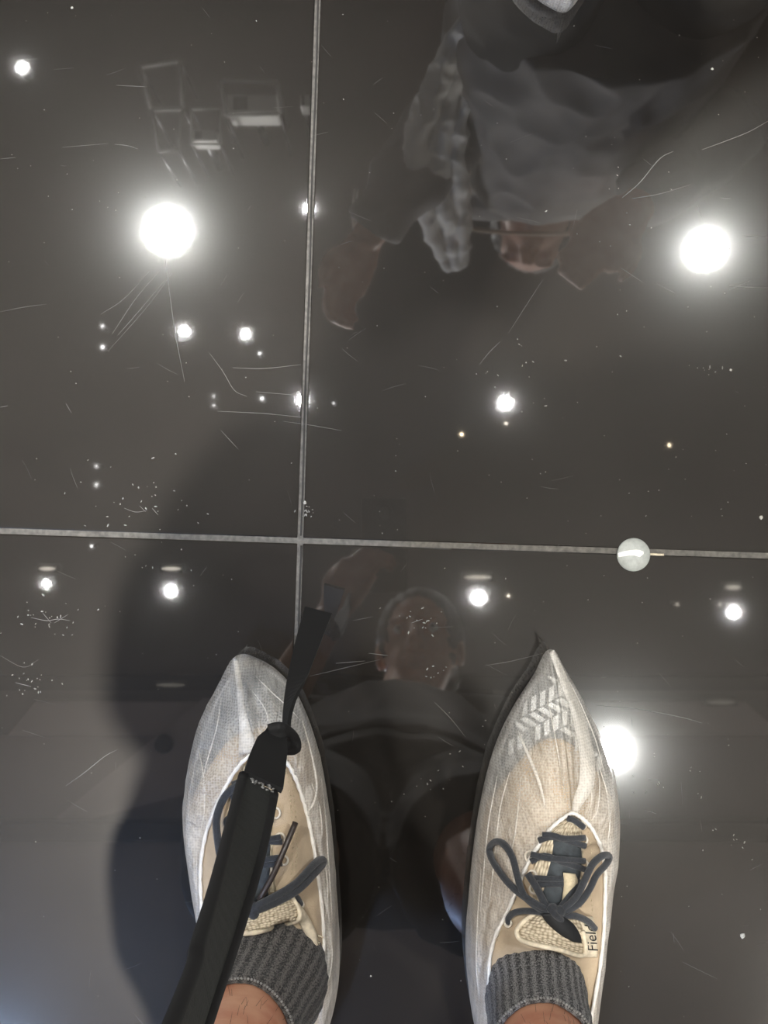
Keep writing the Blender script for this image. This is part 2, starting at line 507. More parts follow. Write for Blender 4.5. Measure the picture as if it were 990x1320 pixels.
W = 3.62
slab('wall_left', (-W-0.1, -W, -0.06), (-W, W, CEIL), M['wall'], kind='structure')
slab('wall_right', (W, -W, -0.06), (W+0.1, W, CEIL), M['wall'], kind='structure')
slab('wall_front', (-W, W, -0.06), (W, W+0.1, CEIL), M['wall'], kind='structure')
slab('wall_back', (-W, -W-0.1, -0.06), (W, -W, CEIL), M['wall'], kind='structure')
slab('baseboard_left', (-W, -W, 0), (-W+0.015, W, 0.09), M['base'], kind='structure')
slab('baseboard_right', (W-0.015, -W, 0), (W, W, 0.09), M['base'], kind='structure')
slab('baseboard_front', (-W, W-0.015, 0), (W, W, 0.09), M['base'], kind='structure')
slab('baseboard_back', (-W, -W, 0), (W, -W+0.015, 0.09), M['base'], kind='structure')
ceil = slab('ceiling', (-W-0.1, -W-0.1, CEIL), (W+0.1, W+0.1, CEIL+0.1), M['ceil'], kind='structure')

def ceil_poly(name, pxs, m, z=CEIL, t=0.03):
    """a flat board under the ceiling"""
    bot = [C(x, y, z-t) for x, y in pxs]; L = len(bot)
    # keep the plan at the board's underside
    top = [Vector((p.x, p.y, z-0.0005)) for p in bot]
    f = [tuple(range(L)), tuple(range(2*L-1, L-1, -1))] + [(i, L+i, L+(i+1) % L, (i+1) % L) for i in range(L)]
    me = mesh(name, bot+top, f)
    bm = bmesh.new(); bm.from_mesh(me); bmesh.ops.recalc_face_normals(bm, faces=bm.faces); bm.to_mesh(me); bm.free()
    return obj(name, me, m, ceil, False)

ceil_poly('ceiling_board', [(45, 905), (960, 905), (1010, 948), (10, 948)], M['board'])
ceil_poly('ceiling_board', [(-60, 949), (1080, 949), (1300, 1060), (-150, 1060)], M['board2'])
ceil_poly('ceiling_beam', [(-700, 1062), (1700, 1062), (1700, 1084), (-700, 1084)], M['beam'], t=0.10)
ceil_poly('ceiling_board', [(-700, 1086), (1700, 1086), (1700, 1400), (-700, 1400)], M['board2'], t=0.02)
ceil_poly('ceiling_beam', [(-700, 872), (1700, 872), (1700, 890), (-700, 890)], M['beam'], t=0.05)
ceil_poly('ceiling_board', [(262, 900), (330, 900), (330, 1000), (120, 1055), (72, 1055)], M['board'], z=CEIL-0.031, t=0.02)
o = MB().lathe([(0.022, 0), (0.03, -0.004), (0.03, -0.02), (0.02, -0.028)], C(212, 958, 3.447), 20).build('sprinkler_plate', M['beam'], ceil)

# ------------------------------------------------------------------ ceiling lamps
def lamp(px, py, r, power, label, col=(0.86, 1.0, 0.97), name='ceiling_spotlight', rim=None, group='ceiling spotlights'):
    c = C(px, py)
    root = empty(name, (c.x, c.y, CEIL))
    mb = MB()
    ro = r*1.28
    mb.lathe([(ro*0.9, 0.0), (ro, -0.006), (ro, LZ-CEIL-0.022), (r*1.06, LZ-CEIL-0.022), (r*1.02, LZ-CEIL+0.004), (ro*0.4, LZ-CEIL+0.006)], (c.x, c.y, CEIL), 28)
    mb.build('housing', M['metal'], root)
    if r > 0.02:
        pts = [Vector((c.x+ro*1.02*math.cos(a), c.y+ro*1.02*math.sin(a), LZ-0.018)) for a in [2*PI*k/28 for k in range(28)]]
        MB().tube(pts, r*0.06, 6, closed=True).build('trim_ring', M['metal'], root)
    lens = MB().lathe([(r, 0), (r*0.9, -0.003), (r*0.5, -0.006), (r*0.05, -0.007)], (c.x, c.y, LZ), 24 if r > .03 else 8)
    rad = power / (PI*r*r)
    lens.build('lens', emit('lamp_glow', col, rad*K), root)
    tag(root, label, 'spotlight', group)
    return root

cool = (1.0, 0.99, 0.965)
lamp(215, 297, 0.058, 7.5, 'brightest ceiling spotlight, mirrored as the big glare left of the upright joint', cool)
lamp(910, 321, 0.048, 7.0, 'ceiling spotlight mirrored as the big glare at the right edge', cool)
lamp(789, 968, 0.040, 6.5, 'ceiling spotlight mirrored as glare against the right shoe cover', cool)
lamp(338, 1050, 0.028, 24.0, 'ceiling spotlight behind the person, its mirror image hidden by the body', (1, 0.96, 0.9))
lamp(652, 519, 0.0135, 0.32, 'ceiling spotlight mirrored alone right of centre, between two faint warm lights', cool)
lamp(617, 770, 0.0117, 0.22, 'ceiling spotlight mirrored just below the level joint, above the shoe gap', cool)
lamp(221, 761, 0.0117, 0.22, 'ceiling spotlight mirrored below the level joint, above the left shoe', cool)
lamp(61, 752, 0.0081, 0.11, 'small ceiling spotlight mirrored lowest near the left edge', cool)
lamp(945, 789, 0.0099, 0.14, 'ceiling spotlight mirrored below the level joint at the right edge', cool)
lamp(399, 269, 0.0126, 0.18, 'ceiling spotlight mirrored on the upright joint, upper one', cool)
lamp(390, 516, 0.0117, 0.18, 'ceiling spotlight mirrored on the upright joint, lower one', cool)
lamp(30, 88, 0.0144, 0.18, 'ceiling spotlight mirrored in the upper left corner', cool)
lamp(238, 427, 0.0090, 0.11, 'small ceiling spotlight mirrored below the big left glare', cool)
lamp(317, 431, 0.0090, 0.11, 'small ceiling spotlight mirrored between the big left glare and the upright joint', cool)
for x, y, r, p, l, c in (
    (133, 421, .0085, .06, 'tiny ceiling light, upper of the pair mirrored at far left', cool),
    (133, 448, .0095, .08, 'tiny ceiling light, lower of the pair mirrored at far left', cool),
    (335, 456, .008, .04, 'tiny ceiling light mirrored under the small spotlight near the upright joint', cool),
    (338, 514, .009, .05, 'tiny ceiling light mirrored left of the lower light on the joint', cool),
    (276, 511, .006, .025, 'faint ceiling light, upper dot of the close pair mirrored left of centre', cool),
    (276, 523, .006, .025, 'faint ceiling light, lower dot of the close pair mirrored left of centre', cool),
    (125, 601, .008, .03, 'tiny ceiling light mirrored above the level joint at left, upper dot', cool),
    (125, 625, .008, .045, 'tiny ceiling light mirrored above the level joint at left, lower dot', cool),
    (119, 704, .008, .04, 'tiny ceiling light mirrored just under the level joint at left', cool),
    (862, 574, .011, .05, 'warm ceiling light mirrored at right above the white disc', (1, .82, .55)),
    (595, 560, .010, .05, 'warm ceiling light mirrored near the centre of the floor', (1, .82, .55)),
    (652, 546, .009, .03, 'warm small ceiling light mirrored right under a cool spotlight', (1, .9, .75)),
    (655, 768, .007, .03, 'tiny warm ceiling light mirrored beside the spotlight below the level joint', (1, .88, .7)),
    (927, 779, .008, .03, 'tiny ceiling light mirrored close to the right edge spotlight', (1, .95, .85)),
    (872, 779, .008, .015, 'faint ceiling light mirrored left of the right edge spotlight', (1, .9, .75)),
    (430, 520, .006, .012, 'faint ceiling light mirrored just right of the upright joint', cool),
):
    lamp(x, y, r*.6, p*.03, l, c, 'ceiling_light', group='small ceiling lights')
lamp(-30, 1400, 0.075, 13.0, 'added unseen blue lamp beyond the lower left corner', (0.42, 0.60, 1.0))  # unseen lamp added for the bluish haze at the lower left
lamp(1110, 1290, 0.07, 7.0, 'added unseen lamp beyond the lower right corner', (1, 0.95, 0.88))  # unseen lamp added to brighten the floor at the lower right
lamp(-230, 520, 0.07, 4.0, 'added unseen lamp beyond the left edge', (1, 0.97, 0.92))  # another lamp added out of view to light the floor

# lamp glints imitated by glowing strips on added track pieces beside them
def glint_bar(px, py, w_, label, e=6.0):
    c = C(px, py, 3.44)
    root = empty('glint_strip', (c.x, c.y, CEIL))
    MB().box((c.x-w_/2-.006, c.y-0.012, 3.44), (c.x+w_/2+.006, c.y+0.012, CEIL-0.0005)).build('glint_bar', M['metal'], root, False)
    MB().tube([(c.x-w_/2, c.y, 3.44), (c.x-w_*.2, c.y, 3.437), (c.x+w_*.2, c.y, 3.437), (c.x+w_/2, c.y, 3.44)], [.002, .0055, .0055, .002], 8).build('glow_strip', emit('glint_glow', (1, .92, .78), e), root)
    tag(root, label, 'slot light', 'glint strips')
glint_bar(616, 744, 0.085, 'short glint imitated by a glow strip, mirrored above the spotlight over the shoe gap')
glint_bar(221, 733, 0.06, 'short glint imitated by a glow strip, mirrored above the spotlight over the left shoe')
glint_bar(61, 733, 0.05, 'short glint imitated by a glow strip, mirrored above the lowest light at the left edge')
glint_bar(945, 757, 0.05, 'short glint imitated by a glow strip, mirrored above the light at the right edge')
glint_bar(612, 897, 0.10, 'short glint imitated by a glow strip, mirrored in the gap between the shoes', 1.2)
glint_bar(220, 883, 0.09, 'short dim glint imitated by a glow strip, mirrored left of the left shoe tip', .8)
glint_bar(930, 905, 0.09, 'short glint imitated by a glow strip, mirrored right of the shoes', .8)

# cove lights added out of view high on the walls to brighten the ceiling
def cove(name_side, a, b, off):
    a = Vector(a); b = Vector(b); off = Vector(off); d = (b-a).normalized()
    root = empty('fill_light', tuple((a+b)/2))
    v, f = ribbon([a+off*.06, b+off*.06], [off, off], .12, .012); MB().add(v, f).build('trough', M['whitebox'], root, False)
    v, f = ribbon([a+off*.114+V0, b+off*.114+V0], [off, off], .012, .07); MB().add(v, f).build('lip', M['whitebox'], root, False)
    v, f = ribbon([a+off*.05+V0*.45, b+off*.05+V0*.45], [off, off], .03, .01); MB().add(v, f).build('light_strip', emit('strip_glow', (1.0, .9, .8), 12.0), root, False)
    tag(root, 'long cove light trough added high on the %s wall' % name_side, 'cove light', 'cove lights')
V0 = Vector((0, 0, .035))
cove('left', (-W, -3.2, 2.95), (-W, 3.2, 2.95), (1, 0, 0)); cove('right', (W, -3.2, 2.95), (W, 3.2, 2.95), (-1, 0, 0))
cove('front', (-3.2, W, 2.95), (3.2, W, 2.95), (0, -1, 0)); cove('back', (-3.2, -W, 2.95), (3.2, -W, 2.95), (0, 1, 0))

# hanging equipment mirrored at the upper left
def frame_bar(mb, a, b, r=0.006): mb.tube([a, b], r, 6)
def hang_frame(name, pts, z0, z1, label, cat, r=0.006):
    root = empty(name, (C(*pts[0], z0).x, C(*pts[0], z0).y, z0))
    L = len(pts)
    lo = [C(x, y, z0) for x, y in pts]; hi = [Vector((p.x, p.y, z1)) for p in lo]
    for i in range(L):
        MB().tube([lo[i], lo[(i+1) % L]], r, 8).build('rail', M['frame'], root)
        MB().tube([lo[i], hi[i]], r*0.6, 8).build('hanger', M['metal'], root)
    return tag(root, label, cat)
hang_frame('equipment_frame', [(181, 86), (232, 78), (236, 139), (195, 140)], 3.1, CEIL-0.001, 'narrow steel frame hanging from the ceiling, mirrored at upper left', 'frame')
hang_frame('cable_frame', [(196, 142), (236, 141), (229, 192), (205, 196)], 3.05, CEIL-0.001, 'lower steel cable frame mirrored below the narrow hanging frame', 'frame', 0.005)
fr = hang_frame('projector_cradle', [(284, 104), (358, 106), (361, 147), (292, 149)], 3.0, CEIL-0.001, 'wide steel cradle holding the white projector, mirrored at upper left', 'frame')
def ceil_box(name, x0, y0, x1, y1, z0, z1, label, cat, m, glow=0.0):
    a, b = C(x0, y1, z0), C(x1, y0, z0)
    root = empty(name, ((a.x+b.x)/2, (a.y+b.y)/2, z0))
    obj('casing', bevel_box('casing', (a.x, a.y, z0), (b.x, b.y, z1), 0.006), m, root, False)
    i = 0.12*(b.x-a.x)
    MB().box((a.x+i, a.y+i*0.5, z0-0.004), (a.x+i+0.28*(b.x-a.x), b.y-i*0.5, z0+0.002)).build('lens_window', M['beam'], root, False)
    MB().tube([((a.x+b.x)/2, (a.y+b.y)/2, z1-0.003), ((a.x+b.x)/2, (a.y+b.y)/2, CEIL)], 0.012, 8).build('mount', M['metal'], root)
    return tag(root, label, cat)
ceil_box('projector', 293, 121, 358, 145, 3.05, 3.2, 'white projector under the ceiling, mirrored inside a steel cradle', 'projector', M['whitebox'])
ceil_box('junction_box', 247, 167, 280, 182, 3.1, 3.2, 'small white twin box mirrored below the projector', 'box', M['whitebox'])
ceil_box('speaker_box', 387, 121, 400, 137, 3.1, 3.2, 'small white box mirrored against the upright joint', 'box', M['whitebox'])
hang_frame('box_frame', [(247, 141), (284, 140), (284, 186), (247, 186)], 3.1, CEIL-0.001, 'small square steel frame mirrored around the twin box', 'frame', 0.0045)

# ------------------------------------------------------------------ shoes, covers, socks
N_SUB = 6
def loop_px(pts, hs):
    ctrl = [P(x, y, h) for (x, y), h in zip(pts, hs)]
    return catmull(ctrl, N_SUB, True)

def lofted(rings, close_last=None, name='loft'):
    n = len(rings[0]); v = []; f = []; uv = []
    for j, r in enumerate(rings):
        for i, p in enumerate(r):
            v.append(p); uv.append((i/n, j/(len(rings)-1)))
    for j in range(len(rings)-1):
        for i in range(n):
            k = (i+1) % n
            f.append((j*n+i, j*n+k, (j+1)*n+k, (j+1)*n+i))
    if close_last is not None:
        v.append(close_last); uv.append((0.5, 1)); t = len(v)-1; j = len(rings)-1
        for i in range(n): f.append((j*n+i, j*n+(i+1) % n, t))
    return v, f, uv

def cover_surface(out, opn, p_toe, p_side, seed, tree):
    n = len(out); rings = []
    cen = sum(out, Vector())/n
    # underside and the turn-up to the widest line
    def inset(d, z):
        r = []
        for p in out:
            q = cen - p; q.z = 0
            e = p + q.normalized()*d; e.z = z; r.append(e)
        return r
    rings.append(inset(0.022, 0.0012)); rings.append(inset(0.008, 0.0014)); rings.append(inset(0.003, 0.006)); rings.append(inset(0.0008, 0.018))
    T = 22
    for k in range(T+1):
        t = k/T; r = []
        for i in range(n):
            a, b = out[i], opn[i]
            ang = i/n
            toe = 0.5+0.5*math.cos(2*PI*ang)             # 1 at the toe, 0 at the heel
            toe = toe**3
            p = p_side + (p_toe-p_side)*toe
            q = a.lerp(b, t)
            q.z = a.z + (b.z-a.z)*(1-(1-t)**p)
            s = noise.noise(Vector((ang*26+seed, t*2.2, seed))) + 0.55*noise.noise(Vector((ang*60, t*3.5+seed, 3.1)))
            big = noise.noise(Vector((q.x*22+seed, q.y*22, 1.7)))
            env = math.sin(PI*min(1, max(0, t)))**0.6
            fold = 1-2*abs(noise.noise(Vector((ang*17+seed, t*1.3, 7.7+seed))))
            q.z += env*(0.0050*s + 0.0050*big*toe + 0.0080*fold)
            pl = math.sin(ang*2*PI*46 + 3*noise.noise(Vector((ang*9, seed, 0))))
            q.z += 0.0012*pl*max(0, (t-0.5)/0.5)*(1 if t < 1 else 0)
            d = (cen-a); d.z = 0; d.normalize()
            q += d*env*0.0016*s
            if k == 0: q += d*0.0012*s
            hit = tree.ray_cast(Vector((q.x, q.y, 0.4)), Vector((0, 0, -1)))
            if hit[0] is not None and t > 0.02: q.z = max(q.z, hit[0].z+0.0022)
            r.append(q)
        rings.append(r)
    return rings

def shoe_parts(side, O, Ooh, A, Aoh, Sh, Coll, sockrings, seed):
    R = {}
    root = empty('canvas_shoe', tuple(P(*Sh[12], 0.0)))
    out = loop_px(Sh, [0.028]*24)
    col = loop_px([c[:2] for c in Coll], [c[2] for c in Coll])
    n = len(out); T = 20; rings = []
    def sp(i, t, lift=0.0):
        ang = (i % n)/n
        toe = (0.5+0.5*math.cos(2*PI*ang))**4
        p = 3.2 + (2.3-3.2)*toe
        a, b = out[i % n], col[i % n]
        q = a.lerp(b, t); q.z = a.z+(b.z-a.z)*(1-(1-t)**p)
        return q + Vector((0, 0, lift))
    for k in range(T+1): rings.append([sp(i, k/T) for i in range(n)])
    cen = sum(col, Vector())/n
    for d, dz in ((0.15, 0.001), (0.25, -0.006), (0.28, -0.03)):
        rings.append([p.lerp(Vector((cen.x, cen.y, p.z)), d)+Vector((0, 0, dz)) for p in col])
    v, f, uv = lofted(rings)
    up_me = mesh('upper', v, f, uv)
    obj('upper', up_me, M['beige'], root)
    tree = BVHTree.FromPolygons(v, f)
    cam0 = Vector((0, 0, H))
    def D(px, py, lift=0.0, fall=0.07):
        d = (P(px, py, 0)-cam0).normalized()
        loc, nn, _, _ = tree.ray_cast(cam0, d)
        if loc is None: return P(px, py, fall+lift)
        return loc - d*lift
    # sole
    scen = sum(out, Vector())/n; scen.z = 0.004
    srings = []
    for dd, z in ((0.012, 0.0035), (0.004, 0.0035), (-0.001, 0.006), (-0.0025, 0.016), (-0.002, 0.026), (0.001, 0.0295), (0.006, 0.030)):
        srings.append([Vector((p.x, p.y, 0))+(Vector((scen.x-p.x, scen.y-p.y, 0)).normalized()*dd)+Vector((0, 0, z)) for p in out])
    v2, f2, uv2 = lofted(srings[::-1], scen)
    obj('sole', mesh('sole', v2, f2, uv2), M['sole'], root)
    # grey toe bumper
    span = 27; tr = []
    for k in range(7):
        t = 0.25*k/6
        row = []
        for i in range(-span, span+1):
            e = (1-abs(i)/span)**0.5
            row.append(sp(i, t*max(e, 0.08), 0.0012))
        tr.append(row)
    w_ = 2*span+1; vv = [p for r in tr for p in r]; ff = []
    for k in range(6):
        for i in range(w_-1): ff.append((k*w_+i, k*w_+i+1, (k+1)*w_+i+1, (k+1)*w_+i))
    obj('toe_bumper', mesh('toe', vv, ff), M['grey'], root)
    R.update(root=root, D=D, sp=sp, n=n, tree=tree)
    # cover
    cout = loop_px(O, Ooh); copn = loop_px(A, Aoh)
    crings = cover_surface(cout, copn, 2.0, 4.0, seed, tree)
    ccen = sum(cout, Vector())/len(cout); ccen.z = 0.0012
    cv, cf, cuv = lofted(crings[::-1], ccen)
    cover = empty('shoe_cover', tuple(P(*O[12], 0.0)))
    obj('fabric', mesh('fabric', cv, cf, cuv), M['fabric'], cover)
    ctree = BVHTree.FromPolygons(cv, cf)
    def DC(px, py, lift=0.0, fall=0.06):
        d = (P(px, py, 0)-cam0).normalized()
        loc, nn, _, _ = ctree.ray_cast(cam0, d)
        if loc is None: return P(px, py, fall+lift)
        return loc - d*lift
    hem = []
    for i, p in enumerate(crings[-1]):
        hem.append(p + Vector((0, 0, 0.0008+0.0003*math.sin(i*2.1))))
    MB().tube(hem, [0.0016+0.0003*math.sin(i*1.9) for i in range(len(hem))], 7, closed=True).build('elastic_hem', M['hem'], cover)
    R.update(cover=cover, DC=DC)
    return R

# stations run from the toe down the right side, round the heel and up the left side
OPEN_H = [.092, .091, .090, .088, .085, .080, .075, .070, .068, .070, .078, .084, .086, .084, .078, .073, .072, .074, .077, .081, .085, .088, .090, .091]
OUT_H = [.036, .034, .032, .03, .03, .03, .03, .03, .03, .03, .03, .03, .03, .03, .03, .03, .03, .03, .03, .03, .03, .03, .032, .034]
RO = [(712,838),(731,868),(757,912),(777,953),(792,995),(798,1050),(795,1105),(786,1165),(778,1225),(771,1290),(755,1370),(725,1420),(690,1430),(650,1415),(622,1360),(606,1290),(600,1225),(604,1160),(609,1105),(617,1050),(629,995),(643,953),(664,912),(692,870)]
RA = [(738,1048),(745,1051),(752,1056),(760,1064),(768,1077),(775,1095),(778,1120),(776,1165),(773,1210),(765,1265),(745,1370),(718,1412),(690,1420),(665,1405),(645,1350),(631,1290),(628,1240),(635,1200),(651,1163),(667,1125),(680,1100),(697,1077),(711,1062),(726,1052)]
RS = [(712,866),(738,886),(757,920),(773,957),(786,1000),(792,1052),(789,1105),(780,1165),(772,1225),(765,1290),(749,1362),(722,1408),(690,1418),(655,1403),(628,1355),(612,1290),(607,1225),(611,1160),(616,1105),(624,1050),(636,1000),(650,960),(667,922),(688,886)]
RC = [(698,1213,.108),(710,1212,.108),(722,1216,.106),(733,1222,.103),(742,1230,.098),(749,1240,.092),(755,1255,.088),(760,1270,.086),(762,1290,.085),(760,1315,.085),(750,1355,.09),(725,1380,.097),(697,1385,.1),(668,1380,.097),(645,1355,.09),(633,1315,.085),(630,1290,.085),(633,1265,.087),(639,1248,.09),(647,1235,.094),(656,1225,.099),(666,1218,.104),(677,1215,.107),(687,1213,.108)]
RR = shoe_parts('right', RO, OUT_H, RA, OPEN_H, RS, RC, None, 3.3)
LO = [(304,846),(330,850),(357,866),(380,892),(398,930),(412,975),(421,1020),(428,1075),(433,1135),(437,1200),(436,1270),(412,1350),(345,1425),(300,1400),(275,1340),(266,1265),(260,1200),(247,1140),(238,1085),(236,1040),(240,1000),(248,960),(264,915),(284,877)]
LA = [(335,970),(350,970),(362,975),(372,986),(381,1003),(389,1025),(398,1057),(406,1095),(413,1145),(417,1195),(415,1240),(396,1312),(342,1412),(305,1385),(285,1320),(274,1255),(267,1200),(262,1150),(261,1110),(266,1075),(276,1045),(288,1020),(302,995),(318,977)]
LS = [(318,862),(340,864),(359,876),(377,900),(392,934),(405,978),(414,1022),(421,1076),(426,1135),(429,1200),(427,1270),(404,1345),(343,1414),(304,1390),(281,1335),(272,1265),(266,1200),(255,1140),(246,1085),(244,1042),(249,1003),(258,965),(273,922),(293,882)]
LC = [(340,1190,.108),(352,1182,.108),(364,1175,.106),(376,1170,.103),(385,1178,.098),(391,1192,.092),(397,1210,.088),(402,1230,.086),(404,1255,.085),(402,1285,.085),(392,1335,.09),(372,1365,.097),(345,1378,.1),(318,1368,.097),(300,1335,.09),(288,1290,.085),(282,1260,.085),(280,1240,.087),(282,1222,.09),(288,1210,.094),(297,1203,.099),(308,1199,.104),(319,1196,.107),(330,1193,.108)]
LR = shoe_parts('left', LO, OUT_H, LA, OPEN_H, LS, LC, None, 8.1)
tag(RR['root'], 'beige suede lace-up shoe with navy tied bow, under the right cover', 'shoe', 'worn lace-up shoes')
tag(LR['root'], 'beige suede lace-up shoe half hidden behind the hanging black strap', 'shoe', 'worn lace-up shoes')
tag(RR['cover'], 'white see-through shoe cover with pointed toe and zigzag print showing through', 'shoe cover', 'worn disposable shoe covers')
tag(LR['cover'], 'white see-through shoe cover with blunt toe, behind the hanging black strap', 'shoe cover', 'worn disposable shoe covers')

# seam flap on each cover
def seam(R, path, wid, name='seam_flap'):
    n = 8
    pts = catmull([Vector((x, y, 0)) for x, y in path], n); ws = interp(wid, n)
    L = []; Rr = []
    for i, p in enumerate(pts):
        t = (pts[min(i+1, len(pts)-1)]-pts[max(i-1, 0)]).normalized()
        s = Vector((-t.y, t.x, 0))*ws[i]/2
        L.append(R['DC'](p.x-s.x, p.y-s.y, 0.0008)); Rr.append(R['DC'](p.x+s.x, p.y+s.y, 0.0024+0.0008*math.sin(i*0.9)))
    mids = [(a+b)/2+Vector((0, 0, 0.0006)) for a, b in zip(L, Rr)]
    v = []; f = []
    for a, m_, b in zip(L, mids, Rr):
        v += [a, m_, b, b-Vector((0, 0, .0009)), m_-Vector((0, 0, .0009)), a-Vector((0, 0, .0009))]
    for i in range(len(pts)-1):
        for k in range(6): f.append((i*6+k, i*6+(k+1) % 6, (i+1)*6+(k+1) % 6, (i+1)*6+k))
    f.append((5, 4, 3, 2, 1, 0)); f.append(tuple((len(pts)-1)*6+k for k in range(6)))
    obj(name, mesh(name, v, f, [(.5, .5)]*len(v)), M['fabric'], R['cover'])
seam(RR, [(711,839),(719,858),(730,884),(742,912),(751,945),(757,978),(756,1010),(747,1030),(741,1046)], [7, 9, 12, 15, 17, 19, 20, 15, 8])
seam(LR, [(303,848),(306,866),(309,888),(311,910),(315,935),(318,955),(319,975)], [6, 7, 8, 9, 13, 21, 21])
# a sharp crease on the right cover
mb = MB(); mb.tube([RR['DC'](x, y, 0.0006) for x, y in ((668,942),(676,962),(688,990),(697,1015),(703,1042))], [0.0004, 0.0012, 0.0014, 0.0012, 0.0004], 6, 4); obj('crease', mesh('crease', mb.v, mb.f, [(.5, .5)]*len(mb.v)), M['fabric'], RR['cover'])
mb = MB(); mb.tube([LR['DC'](x, y, 0.0006) for x, y in ((390,930),(402,975),(408,1010),(405,1035),(398,1045))], [0.0004, 0.001, 0.0012, 0.001, 0.0004], 6, 4); obj('crease', mesh('crease', mb.v, mb.f, [(.5, .5)]*len(mb.v)), M['fabric'], LR['cover'])

# finer creases
def crease(R, path, r=.0008):
    t = MB(); n = len(path)
    t.tube([R['DC'](x, y, 0.0004) for x, y in path], [r*.75*(.3+.7*math.sin(PI*i/(n-1))) for i in range(n)], 6, 4)
    obj('crease', mesh('crease', t.v, t.f, [(.5, .5)]*len(t.v)), M['fabric'], R['cover'])
for pth, r in (([(641,1000),(630,1060),(624,1120),(618,1190)], .0010), ([(657,995),(645,1040),(638,1100),(630,1170)], .0009), ([(672,1000),(668,1040),(662,1085),(648,1140)], .0008),
               ([(771,985),(782,1020),(786,1060),(783,1090)], .0010), ([(766,975),(773,1010),(770,1045),(762,1058)], .0009), ([(760,1000),(763,1030),(757,1052)], .0008), ([(620,1120),(616,1180),(614,1240),(618,1290)], .0009),
               ([(705,900),(712,930),(720,975),(728,1020)], .0007), ([(735,880),(752,915),(768,955),(780,1000)], .0007)):
    crease(RR, pth, r)
for pth, r in (([(256,965),(262,1000),(264,1040),(258,1075)], .0009), ([(330,872),(350,892),(372,912),(388,930)], .0008), ([(325,890),(342,915),(350,945),(352,965)], .0008), ([(414,1000),(420,1060),(424,1120),(428,1180)], .0010),
               ([(402,1010),(412,1040),(415,1075),(410,1100)], .0009), ([(410,1090),(420,1120),(422,1160),(418,1190)], .0009), ([(285,900),(280,935),(270,970),(262,1000)], .0008), ([(425,1200),(428,1230),(424,1262),(412,1290)], .0011), ([(432,1215),(420,1250),(410,1280)], .0010)):
    crease(LR, pth, r)

# zigzag pieces on the toe of the right shoe
def chevrons(R, region):
    root = R['root']
    ca, sa = math.cos(math.radians(-28)), math.sin(math.radians(-28))
    for i in range(-9, 10):
        for j in range(-8, 9):
            u0, v0 = i*13.0, j*18.0
            sh = 9 if (j % 2) else -9
            q = [(u0, v0-8.2), (u0+7.6, v0-8.2), (u0+7.6+sh, v0+8.2), (u0+sh, v0+8.2)]
            pts = [(700+ca*a-sa*b, 900+sa*a+ca*b) for a, b in q]
            c = (sum(p[0] for p in pts)/4, sum(p[1] for p in pts)/4)
            if not region(*c): continue
            pts = [p if R['D'](*p, 0, -9).z > 0 else (p[0]*.45+c[0]*.55, p[1]*.45+c[1]*.55) for p in pts]
            if any(R['D'](x, y, 0, -9).z < 0 for x, y in pts): continue
            top = [R['D'](x, y, 0.0030) for x, y in pts]; bot = [R['D'](x, y, 0.0006) for x, y in pts]
            me = mesh('chevron', bot+top, [(3,2,1,0),(4,5,6,7),(0,1,5,4),(1,2,6,5),(2,3,7,6),(3,0,4,7)])
            obj('chevron', me, M['chev_l'], root, False)
def in_toe(x, y):
    # band between the toe outline and the arc where the suede begins
    arc = 946 + ((x-705)/62.0)**2*52 if x < 705 else 944+((x-705)/55.0)**2*34
    return y < arc-3 and y > 868
chevrons(RR, in_toe)

# draped patch in pixel rows: list of (left, right) end points
def patch(R, rows, lift, dome, m, name, cols=8, thick=0.0016, parent=None):
    top = []; uv = []
    for j, (a, b) in enumerate(rows):
        for i in range(cols+1):
            t = i/cols
            x = a[0]+(b[0]-a[0])*t; y = a[1]+(b[1]-a[1])*t
            lf = lift if not hasattr(lift, '__len__') else lift[j]
            top.append(R['D'](x, y, lf+dome*math.sin(PI*t))); uv.append((t, j/(len(rows)-1)))
    n = cols+1; r = len(rows); bot = [p-Vector((0, 0, thick)) for p in top]; k0 = len(top)
    f = []
    for j in range(r-1):
        for i in range(cols):
            f.append((j*n+i, (j+1)*n+i, (j+1)*n+i+1, j*n+i+1))
            f.append((k0+j*n+i, k0+j*n+i+1, k0+(j+1)*n+i+1, k0+(j+1)*n+i))
    edge = [i for i in range(n)] + [(j*n+cols) for j in range(1, r)] + [((r-1)*n+i) for i in range(cols-1, -1, -1)] + [(j*n) for j in range(r-2, 0, -1)]
    for a, b in zip(edge, edge[1:]+edge[:1]): f.append((a, b, k0+b, k0+a))
    me = mesh(name, top+bot, f, uv+uv)
    return obj(name, me, m, parent or R['root'])

def rows_of(left, right, n):
    l = catmull([Vector((x, y, 0)) for x, y in left], n); r = catmull([Vector((x, y, 0)) for x, y in right], n)
    return [((a.x, a.y), (b.x, b.y)) for a, b in zip(l, r)]

def lace(R, pts, r=0.0023, lift=0.006, m='lace', name='lace', lifts=None, sm=5, parent=None, flat=0.8):
    lf = lifts or [lift]*len(pts)
    q = [R['D'](x, y, l) for (x, y), l in zip(pts, lf)]
    return MB().tube(q, r, 8, sm, flat=flat).build(name, M[m], parent or R['root'])

def ring(R, px, py, rp, m='eyelet', tube_r=0.0009, lift=0.003, parent=None, name='eyelet'):
    pts = [R['D'](px+rp*math.cos(a), py+rp*1.15*math.sin(a), lift) for a in [2*PI*k/14 for k in range(14)]]
    return MB().tube(pts, tube_r, 6, closed=True).build(name, M[m], parent or R['root'])

